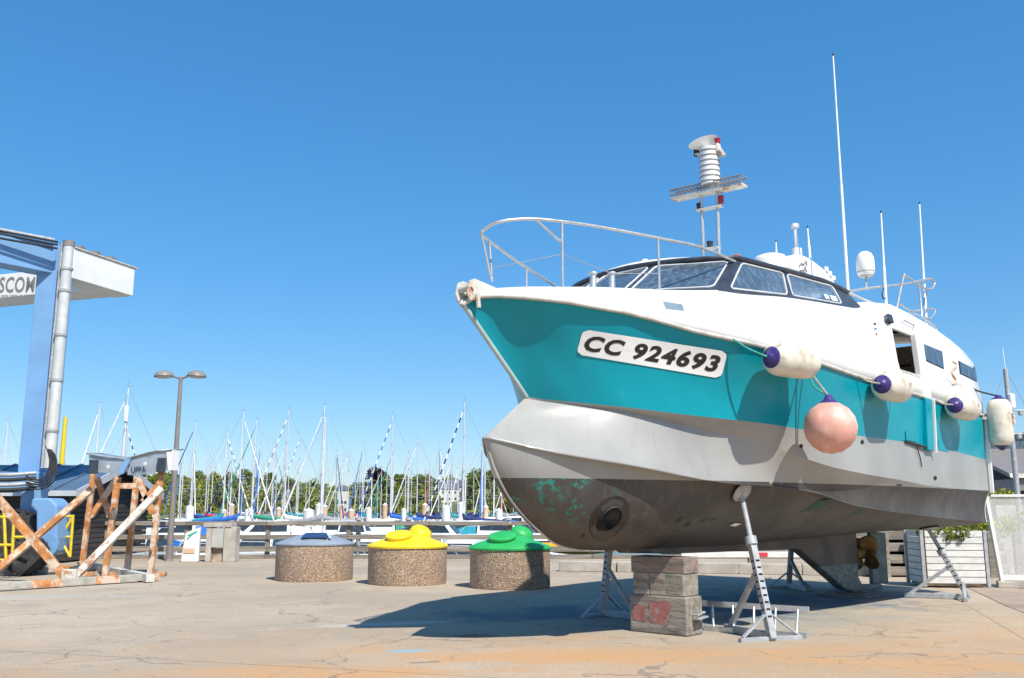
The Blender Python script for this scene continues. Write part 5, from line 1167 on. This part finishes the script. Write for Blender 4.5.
# low barrier and tan kerb seen under the hull
k0, k1 = G(560, 571), G(868, 576)
o = thing('concrete_kerb', k0, 0, 'long tan concrete kerb lying behind the keel blocks', 'kerb')
for k in range(5): MB().beam((k1 - k0) * (k / 5) + Vector((0, 0, .13)), (k1 - k0) * ((k + 1) / 5 - .004) + Vector((0, 0, .13)), .3, .26).build('kerb_stone', M['concrete'], o, bevel=.02)
b0 = D(690, 555, 27.0); o = thing('plastic_barrier', (b0.x, 27.0, 0), 0, 'low white barrier with a red end plate behind the boat', 'barrier')
MB().box((1.7, 0, .31), (3.9, .1, .16)).build('board', M['slat_white'], o, bevel=.01); MB().box((2.0, -.06, .31), (.36, .03, .12)).build('red_plate', M['cloth_red'], o)
for x in (.0, 1.7, 3.4): MB().box((x, .02, .11), (.1, .2, .22)).build('foot', M['fence_wood'], o)
# orange-yellow kayak behind the green container
ky = G(580, 556); o = thing('kayak', ky + Vector((0, 1.0, 0)), R(-8), 'orange-yellow plastic kayak lying behind the green container', 'kayak')
rows = []
for i in range(15):
    u_ = i / 14 * 2 - 1; wd = .36 * (1 - abs(u_) ** 2.4) + .01; rows.append([(u_ * 1.5, wd * math.cos(a), .2 + .2 * math.sin(a) * (1 - .4 * abs(u_) ** 2) + .1 * u_ * u_) for a in [2 * math.pi * k / 16 for k in range(17)]])
MB().grid(rows).build('hull', M['kayak'], o, smooth=60); MB().lathe([(.2, 0), (.22, .02), (.2, .04), (.17, .02)], (0, 0, .385), n=20).build('cockpit_rim', M['rubber'], o, smooth=50)

# harbour building on the right
BY = 44; bb = D(992, 500, BY); hb_ = thing('harbour_building', (bb.x, BY, 0), R(-4), 'low harbour building with a grey overhanging roof and lettered band', 'building')
MB().box((5, 3.2, 1.2), (9.6, 5.6, 2.4)).build('wall', M['dark_wood'], hb_)
band = MB().box((5, -.2, 2.62), (11, 7.0, .5)).build('lettered_band', M['lamp_grey'], hb_)
vsx = D(1013, 484, BY).x - bb.x
lettering('lettering', 'CAP', lambda a, b: Vector((vsx - .1 + a * .75, -3.712, 2.5 + b * .28)), M['ink'], band, bold=.02)
MB().prism([(-.8, -3.9, 2.9), (10.8, -3.9, 2.9), (10.8, 3.4, 4.9), (-.8, 3.4, 4.9)], (0, .1, .2)).build('roof', M['lamp_grey'], hb_)
MB().box((5.4, 3.0, 3.7), (8.4, .3, 2.6)).build('upper_wall', M['fascia'], hb_)
for k in range(6):
    w_ = MB().box((1.2 + k * 1.3, .36, 1.3), (1.1, .05, 1.7)).build('window', M['black_frame'], hb_); MB().box((1.2 + k * 1.3, .33, 1.3), (1.0, .02, 1.55)).build('pane', M['tinted'], w_)
MB().box((2.2, 2.2, 4.6), (3.6, 2.2, 1.0)).build('roof_lantern', M['glass_dark'], hb_)
MB().box((2.2, 2.2, 5.16), (4.0, 2.6, .12)).build('lantern_roof', M['lamp_grey'], hb_)
o = link(bpy.data.objects.new('shrub', leaf_mesh('shrub', [(0, 0, .5), (.3, .2, .5), (-.3, .1, .45)], [.38] * 3, 700, .06, 90, M['leaf_yellow']))); q = D(1003, 500, 38); o.location = (q.x, 38, 1.55); tag(o, 'small bright green shrub in a tub before the harbour building', 'shrub')
MB().box((0, 0, -.68), (1.1, .9, 1.74)).build('tub', M['concrete'], o)
g = D(1018, 500, 30); t = thing('signal_mast', (g.x, 30, 0), 0, 'slender galvanised mast with crossbars beside the harbour building', 'mast')
zt2 = D(1014, 369, 30).z; MB().lathe([(.09, 0), (.07, zt2)], n=12).build('pole', M['galv'], t, smooth=40)
MB().tube([(0, 0, zt2), (-.02, 0, zt2 + .7)], .012, 6).build('aerial', M['white_frame'], t)
for dz, L_ in ((-1.35, .55), (-2.1, .35)):
    MB().tube([(-L_, 0, zt2 + dz), (L_, 0, zt2 + dz)], .025, 8).build('crossbar', M['galv'], t, smooth=40)
    for sg in (-1, 1): MB().lathe([(0, -.1), (.08, -.08), (.08, .04), (0, .06)], (sg * L_ * .6, -.05, zt2 + dz - .08), n=10).build('camera_head', M['galv'], t, smooth=40)
MB().lathe([(0, -.3), (.11, -.28), (.11, .15), (0, .2)], (.05, -.1, zt2 - 1.0), n=10).build('lamp', M['white_frame'], t, smooth=40)
for sg in (-1, 1): MB().tube([(0, 0, zt2), (sg * 1.6, 0, zt2 - 3.6)], .008, 5).build('stay', M['wire'], t)

# ================================================================ MARINA
WZ = -1.8
def boat_hull(mb, L, bm, fb):
    rows = []
    for i in range(11):
        u_ = i / 10; hb = bm / 2 * (math.sin(math.pi * min(.5, .08 + u_ * .55)) if u_ < .75 else 1 - .25 * ((u_ - .75) / .25) ** 2) * (1 if u_ > .05 else .15)
        x = -L / 2 + L * u_; fr_ = fb * (1.25 - .3 * u_)
        rows.append([(x + .06 * L * (1 - u_) ** 3, -hb * .1, -.25), (x + .03 * L * (1 - u_) ** 3, -hb * .8, .12), (x, -hb, fr_), (x, 0, fr_ + .06), (x, hb, fr_), (x + .03 * L * (1 - u_) ** 3, hb * .8, .12), (x + .06 * L * (1 - u_) ** 3, hb * .1, -.25)])
    mb.grid(rows); mb.add([Vector(p) for p in rows[-1]], [tuple(range(7))])
cache = {}
def sail_part(key, fn, name, m):
    if key not in cache:
        o = fn().build(name, m, None, smooth=45); cache[key] = o.data; bpy.data.objects.remove(o)
    return cache[key]
def addp(name, me, parent, m=None):
    o = link(bpy.data.objects.new(name, me)); o.parent = parent; return o
HC = {'white': 'hull_white', 'navy': 'hull_navy', 'cream': 'hull_cream', 'red': 'hull_red'}
def sailboat(x, Y, L, mh, cover, jib, hullc, rz, px_top=0):
    lab = '%s-hulled sailboat with %s and %s' % (hullc, ('%s sail cover' % cover) if cover else 'bare boom', ('%s furled jib' % jib.replace('_', ' ')) if jib else 'no furled jib')
    t = thing('sailboat', (x, Y, WZ), rz, lab, 'sailboat', 'sailboats moored in the marina'); bm = L * .32; fb = .95
    def fh(): mb = MB(); boat_hull(mb, L, bm, fb); return mb
    addp('hull', sail_part(('h', L, hullc), fh, 'hull', M[HC[hullc]]), t)
    def fc():
        mb = MB(); mb.hexa([(-L * .22, -bm * .3, fb * 1.1), (L * .18, -bm * .33, fb), (L * .18, bm * .33, fb), (-L * .22, bm * .3, fb * 1.1)], [(-L * .12, -bm * .22, fb + .42), (L * .16, -bm * .28, fb + .5), (L * .16, bm * .28, fb + .5), (-L * .12, bm * .22, fb + .42)]); return mb
    cb = addp('cabin', sail_part(('c', L), fc, 'cabin', M['hull_white']), t)
    def fw():
        mb = MB()
        for sg in (-1, 1): mb.hexa([(-L * .06, sg * bm * .30, fb + .18), (L * .13, sg * bm * .32, fb + .18), (L * .13, sg * bm * .29, fb + .2), (-L * .06, sg * bm * .27, fb + .2)], [(-L * .06, sg * bm * .275, fb + .34), (L * .13, sg * bm * .305, fb + .38), (L * .13, sg * bm * .27, fb + .38), (-L * .06, sg * bm * .25, fb + .34)])
        return mb
    addp('window', sail_part(('w', L), fw, 'window', M['tinted']), cb)
    mx = -L * .08; mr = .052 + .0012 * mh
    m_ = MB().lathe([(mr, fb), (mr, mh * .7), (mr * .7, mh)], (mx, 0, 0), n=8).build('mast', M['mast'], t, smooth=50)
    MB().tube([(mx, -bm * .42, mh * .52), (mx, bm * .42, mh * .52)], .02, 5).tube([(mx, -bm * .3, mh * .76), (mx, bm * .3, mh * .76)], .02, 5).build('spreaders', M['mast'], m_)
    MB().tube([(mx, 0, mh), (mx, 0, mh + .55)], .012, 4).tube([(mx - .2, 0, mh + .06), (mx + .35, 0, mh + .1)], .014, 4).build('wind_vane', M['wire'], m_)
    bx_ = L * .34; MB().tube([(mx, 0, fb + 1.25), (bx_, 0, fb + 1.3)], .06, 6).build('boom', M['mast'], t, smooth=50)
    if cover:
        MB().tube([(mx - .05, 0, fb + 2.1), (mx + .1, 0, fb + 1.75), (mx + (bx_ - mx) * .35, 0, fb + 1.52), (mx + (bx_ - mx) * .75, 0, fb + 1.42), (bx_ - .1, 0, fb + 1.36)], [.10, .24, .22, .17, .08], 8).build('sail_cover', M['cloth_' + cover], t, smooth=60)
    rg = MB(); bw = Vector((-L / 2 + .1, 0, fb * 1.25)); tp_ = Vector((mx, 0, mh * .96))
    for sg in (-1, 1):
        rg.tube([(mx, 0, mh * .98), (mx, sg * bm * .42, mh * .52), (mx + .1, sg * bm * .46, fb)], .007, 4, cap=False); rg.tube([(mx, 0, mh), (L / 2, sg * bm * .2, fb)], .006, 4, cap=False)
    rg.tube([tp_, bw], .010, 4, cap=False); rg.build('rigging', M['wire'], t)
    if jib:
        base = jib.split('_')[0]; N = 22
        if 'striped' in jib:
            for k in range(N):
                if k % 2 == 0: MB().tube([bw.lerp(tp_, .06 + .9 * k / N), bw.lerp(tp_, .06 + .9 * (k + 1) / N)], .075, 6).build('furled_jib', M['cloth_' + base], t)
                else: MB().tube([bw.lerp(tp_, .06 + .9 * k / N), bw.lerp(tp_, .06 + .9 * (k + 1) / N)], .07, 6).build('furled_jib', M['cloth_white'], t)
        else: MB().tube([bw.lerp(tp_, .05), bw.lerp(tp_, .3), bw.lerp(tp_, .95)], [.09, .085, .04], 6).build('furled_jib', M['cloth_' + base], t, smooth=60)
    return t
# mast (pixel x of its foot, pixel y of its top), sail cover, jib, hull colour, heading
BO_ = [(98, 407, 'white', 'white', 'white', 80), (115, 428, 'grey', 'navy_striped', 'white', 190), (131, 391, 'navy', 'white', 'white', 10), (185, 443, None, None, 'white', 70), (198, 425, 'navy', 'navy', 'white', 5), (217, 434, 'teal', 'grey_striped', 'white', 170), (231, 414, 'blue', 'white', 'cream', 172), (260, 423, 'green', 'green', 'white', 8), (267, 446, 'grey', 'grey', 'white', 160), (293, 413, 'white', 'grey_striped', 'white', 12), (304, 437, None, 'grey_striped', 'navy', 15), (315, 420, 'grey', None, 'white', 168), (330, 408, 'grey', 'white', 'white', 4), (346, 458, None, 'white', 'white', 40), (366, 467, 'navy', None, 'cream', 60), (385, 466, 'red', None, 'white', 120), (398, 418, 'blue', 'blue_striped', 'white', 6), (405, 464, 'white', None, 'white', 100), (423, 441, 'navy', 'white', 'cream', 10), (439, 461, 'red', None, 'navy', 90), (460, 466, 'blue', 'white', 'white', 60), (472, 405, 'navy', 'navy_striped', 'white', 7), (477, 442, 'navy', 'grey_striped', 'white', 175), (8, 424, 'white', None, 'white', 60), (356, 473, None, None, 'white', 80), (371, 468, 'grey', 'white', 'white', 100), (450, 472, 'white', 'white', 'white', 70), (410, 470, 'green', None, 'white', 110), (285, 468, 'teal', None, 'white', 90), (242, 470, None, 'blue', 'white', 100), (210, 466, 'blue', None, 'navy', 80), (324, 468, 'white', None, 'cream', 95), (340, 471, 'blue', 'green', 'white', 85), (430, 468, None, 'red', 'white', 80), (485, 463, 'grey', 'blue', 'white', 85), (494, 470, 'teal', 'white', 'white', 90), (502, 467, 'navy', 'red', 'white', 95), (180, 467, 'red', 'white', 'white', 90), (253, 474, 'grey', None, 'white', 80), (276, 472, 'white', 'blue', 'navy', 95), (299, 474, 'navy', None, 'white', 70), (392, 474, None, 'navy', 'white', 90), (418, 473, 'blue', None, 'cream', 80), (444, 469, 'grey', None, 'navy', 95), (466, 474, 'green', 'white', 'white', 85), (229, 473, 'white', None, 'navy', 90), (193, 472, 'navy', 'white', 'cream', 95), (310, 476, None, None, 'cream', 85), (378, 476, 'teal', 'teal', 'white', 90), (540, 470, 'blue', None, 'white', 80), (570, 474, 'navy', 'white', 'white', 85)]
rb_ = random.Random(11); cvl = [None, 'blue', 'navy', 'white', 'grey', 'teal', 'green', 'red']; jbl = [None, 'white', 'blue', 'navy', 'grey', 'green', None, 'white']
for k in range(44): BO_.append((172 + 8.1 * k + rb_.uniform(-3, 3), rb_.choice((448, 455, 460, 464, 468, 472, 476, 480)) + rb_.uniform(-2, 2), cvl[rb_.randrange(8)], jbl[rb_.randrange(8)], rb_.choice(('white', 'white', 'white', 'cream', 'navy', 'red')), rb_.choice((5, 20, 60, 85, 95, 120, 170))))
for i, (px, py, cv, jb, hc, hd) in enumerate(BO_):
    L = (9.5, 10.5, 8.5)[i % 3]; mh = {9.5: 12.6, 10.5: 13.8, 8.5: 11.4}[L] + random.uniform(-.5, .5)
    if py > 455: mh -= 1.0
    Y = (mh + WZ - CAMH) * FPX / (YH - py) * .985; Y = min(Y, 275); q = D(px, 500, Y)
    sailboat(q.x, Y, L, mh, cv, jb, hc, R(hd + random.uniform(-4, 4)))
# motor cruisers nearer the quay
def motorboat(px, Y, L, stripe, lab, rz):
    q = D(px, 520, Y); t = thing('motorboat', (q.x, Y, WZ), rz, lab, 'motorboat', 'motor cruisers moored in the marina'); t.scale = (1, 1, 1.2 if Y > 65 else 1); bm = L * .34; fb = 1.05
    mb = MB(); boat_hull(mb, L, bm, fb); mb.build('hull', M['hull_white'], t, smooth=45)
    MB().hexa([(-L * .2, -bm * .36, fb), (L * .25, -bm * .38, fb), (L * .25, bm * .38, fb), (-L * .2, bm * .36, fb)], [(-L * .06, -bm * .28, fb + .95), (L * .24, -bm * .3, fb + 1.0), (L * .24, bm * .3, fb + 1.0), (-L * .06, bm * .28, fb + .95)]).build('cabin', M['hull_white'], t, bevel=.06)
    for sg in (-1, 1): MB().hexa([(-L * .10, sg * bm * .345, fb + .35), (L * .22, sg * bm * .355, fb + .35), (L * .22, sg * bm * .33, fb + .35), (-L * .10, sg * bm * .32, fb + .35)], [(-L * .05, sg * bm * .305, fb + .78), (L * .22, sg * bm * .325, fb + .82), (L * .22, sg * bm * .29, fb + .82), (-L * .05, sg * bm * .27, fb + .78)]).build('window', M['tinted'], t)
    MB().hexa([(-L * .165, -bm * .3, fb + .3), (-L * .155, -bm * .3, fb + .3), (-L * .155, bm * .3, fb + .3), (-L * .165, bm * .3, fb + .3)], [(-L * .10, -bm * .26, fb + .8), (-L * .09, -bm * .26, fb + .8), (-L * .09, bm * .26, fb + .8), (-L * .10, bm * .26, fb + .8)]).build('windscreen', M['tinted'], t)
    MB().hexa([(L * .26, -bm * .36, fb + .05), (L * .45, -bm * .36, fb + .05), (L * .45, bm * .36, fb + .05), (L * .26, bm * .36, fb + .05)], [(L * .26, -bm * .3, fb + .75), (L * .42, -bm * .3, fb + .5), (L * .42, bm * .3, fb + .5), (L * .26, bm * .3, fb + .75)]).build('cockpit_cover', M['cloth_' + stripe], t, bevel=.05)
    MB().tube([(-L * .45, -bm * .2, fb * 1.2), (-L * .48, 0, fb * 1.2 + .6), (-L * .2, -bm * .42, fb * 1.1 + .6), (-L * .1, -bm * .44, fb)], .02, 5).build('bow_rail', M['mast'], t)
MBT = [(140, 52, 7.5, 'blue', 80), (200, 47, 7, 'teal', 95), (262, 50, 8, 'white', 84), (318, 44, 7, 'grey', 100), (372, 46, 7.5, 'navy', 88), (428, 52, 8, 'red', 95), (462, 44, 6.5, 'grey', 84), (545, 48, 7.5, 'green', 92), (238, 78, 9, 'grey', 10), (352, 82, 9, 'white', 170), (455, 84, 10, 'navy', 12), (505, 80, 9, 'teal', 172), (165, 84, 9, 'red', 8), (300, 110, 10, 'blue', 15), (408, 112, 10, 'green', 170), (190, 112, 10, 'white', 6)]
cvs = ['blue', 'navy', 'white', 'grey', 'teal', 'white', 'green']
MBT += [(172 + 22.5 * k, (72, 96, 118, 140)[k % 4] + 3 * (k % 3), 8 + (k % 3), cvs[(k * 3) % 7], (5, 85, 172, 100, 12)[k % 5]) for k in range(17)]
seen = {}
for (px, Y, L, st_, hd) in MBT:
    far = 'well out among the masts' if Y > 70 else 'close behind the quay fence'
    motorboat(px, Y, L, st_, 'white motor cruiser with a %s cockpit cover moored %s' % (st_, far), R(hd))
# piles and pontoons
for (px, Y, r, m) in ((249.5, 96, .52, 0), (309, 88, .62, 0), (319, 100, .42, 0), (446, 95, .5, 0), (499, 92, .42, 0), (461, 110, .4, 0), (325, 120, .4, 1), (342, 125, .4, 1), (351.5, 118, .45, 1), (425, 120, .42, 1), (224, 122, .42, 1), (232, 128, .42, 1), (190, 100, .5, 0), (279, 130, .42, 1), (486, 125, .4, 1), (385, 130, .4, 1), (369, 104, .4, 0), (404, 105, .35, 0)):
    q = D(px, 505, Y); t = thing('mooring_pile', (q.x, Y, WZ - .5), 0, ('thick white mooring pile rising between the moored boats', 'slimmer tan mooring pile rising between the moored boats')[m], 'pile', 'mooring piles in the marina'); h = 4.1 + random.uniform(-.4, .5); r *= .85
    MB().lathe([(r, 0), (r, h)], n=14).build('shaft', M[('pile_white', 'pile_tan')[m]], t, smooth=40); MB().lathe([(r * 1.02, h - .02), (r * 1.02, h + .05), (0, h + .3)], n=14).build('cap', M['pile_white'], t, smooth=40)
for k, Y in enumerate((58, 92, 124, 160)):
    t = thing('pontoon', (-20, Y, WZ), 0, ('floating walkway nearest the quay fence', 'second floating walkway out from the quay fence', 'third floating walkway out from the quay fence', 'outermost floating walkway below the wooded shore')[k], 'pontoon')
    MB().box((0, 0, .25), (110, 1.8, .5)).build('deck', M['pontoon'], t)

# ================================================================ TREES AND HOUSES ON THE FAR SHORE
def tree_variant(k, h, wd, m):
    rnd = random.Random(100 + k); tr = MB(); tr.tube([(0, 0, 0), (.1, 0, h * .35), (.0, .1, h * .75)], [.3, .22, .08], 7)
    for j in range(6):
        a = j * 1.05; tr.tube([(0, 0, h * (.3 + .06 * j)), (math.cos(a) * wd * .3, math.sin(a) * wd * .3, h * (.5 + .06 * j))], [.12, .04], 5)
    o = tr.build('trunk', M['bark'], None); me_t = o.data; bpy.data.objects.remove(o)
    cs, rs = [], []
    for j in range(26):
        a = rnd.uniform(0, 6.28); q_ = rnd.uniform(.12, 1) ** .7; zz = rnd.uniform(.10, .95); env = math.sin(math.pi * min(1, .12 + zz * .86)) ** .6
        cs.append((math.cos(a) * wd * .42 * q_ * env, math.sin(a) * wd * .42 * q_ * env, h * zz)); rs.append(wd * rnd.uniform(.10, .19))
    return me_t, leaf_mesh('crown', cs, rs, 1700, .42, 200 + k, m)
VAR = [(tree_variant(0, 9, 8, M['leaf']), 'leafy mid-green broad tree on the far shore'), (tree_variant(1, 11, 7.5, M['leaf_dark']), 'dark green tall tree on the far shore'), (tree_variant(2, 8, 8.5, M['leaf_yellow']), 'yellow-green spreading tree on the far shore'), (tree_variant(3, 10, 9, M['leaf_dark']), 'dark green wide tree on the far shore'), (tree_variant(4, 7, 7, M['leaf']), 'low rounded mid-green tree on the far shore'), (tree_variant(5, 9.5, 9, M['leaf_purple']), 'single copper-purple tree among green trees on the far shore')]
def tree(x, y, v, sc, where=''):
    (mt, mc_), lab = VAR[v]; lab = lab.replace('on the far shore', where + ' on the far shore') if where else lab; t = thing('far_tree', (x, y, hz(x, y) - .15), random.uniform(0, 6.28), lab, 'tree', 'trees on the far shore'); t.scale = (sc * random.uniform(.9, 1.2), sc * random.uniform(.9, 1.2), sc)
    addp('trunk', mt, t); addp('crown', mc_, t)
rt_ = random.Random(5)
for row, (Y, n, s_) in enumerate(((294, 60, .66), (308, 56, .95), (330, 50, 1.15), (356, 46, 1.25), (390, 42, 1.25), (430, 40, 1.25))):
    for k in range(n):
        px = 60 + (k + rt_.uniform(-.3, .3)) * 560 / n; y = Y + rt_.uniform(-9, 9); q = D(px, 500, y)
        v = rt_.choice((0, 0, 1, 2, 3, 4)) if row > 0 else rt_.choice((0, 2, 4, 4, 2))
        if any(abs(px - a) < w_ and Y < b for a, w_, b in ((272, 19, 354), (452, 19, 396), (343, 9, 346))): continue
        tree(q.x, y, v, s_ * rt_.uniform(.78, 1.03), ('at the water edge', 'low on the bank', 'on the lower slope', 'on the middle slope', 'on the upper slope', 'along the ridge')[row])
q = D(378, 500, 330); tree(q.x, 330, 5, 1.55)
M['render_wall'] = mat('pale_render', (.68, .64, .57), .8, var=.06); M['stone_wall'] = mat('tan_stone_house', (.45, .36, .27), .85, var=.15, vs=1); M['slate'] = mat('slate_roof', (.10, .11, .13), .6, var=.2)
def house(px, Y, w_, d_, h_, rh, m, lab, rz):
    q = D(px, 500, Y); t = thing('house', (q.x, Y, hz(q.x, Y) - .3), rz, lab, 'house', 'houses on the far shore')
    MB().box((0, 0, h_ / 2), (w_, d_, h_)).build('wall', M[m], t)
    rf_ = MB().add([(-w_ / 2 - .3, -d_ / 2 - .3, h_ - .1), (w_ / 2 + .3, -d_ / 2 - .3, h_ - .1), (w_ / 2 + .3, d_ / 2 + .3, h_ - .1), (-w_ / 2 - .3, d_ / 2 + .3, h_ - .1), (-w_ / 2 - .3, 0, h_ + rh), (w_ / 2 + .3, 0, h_ + rh)], [(0, 1, 5, 4), (2, 3, 4, 5), (0, 4, 3), (1, 2, 5), (0, 3, 2, 1)]).build('roof', M['slate'], t)
    MB().box((w_ * .4, 0, h_ + rh), (.9, .8, 1.4)).build('chimney', M[m], rf_)
    for k in range(3):
        for z in ((1.5, 4.1) if h_ > 5 else (1.5,)):
            o = MB().box((-w_ * .32 + k * w_ * .32, -d_ / 2 - .02, z), (1.1, .08, 1.3)).build('window', M['white_frame'], t); MB().box((-w_ * .32 + k * w_ * .32, -d_ / 2 - .07, z), (.85, .04, 1.05)).build('pane', M['tinted'], o)
house(268, 352, 9, 7, 5.6, 3, 'stone_wall', 'tan stone house with slate roof among trees on the far shore', .15)
house(281, 362, 7, 6, 5.2, 2.6, 'render_wall', 'small cream house next to the tan stone house on the far shore', -.1)
house(448, 392, 8, 7, 5.4, 3, 'render_wall', 'white house with slate roof and neighbour on the wooded ridge', .2)
house(457, 402, 9, 7, 5.8, 3.2, 'render_wall', 'larger cream house behind the white house on the wooded ridge', -.15)
house(343, 345, 4, 4, 8.6, 1.6, 'render_wall', 'narrow white tower house above the trees', 0)
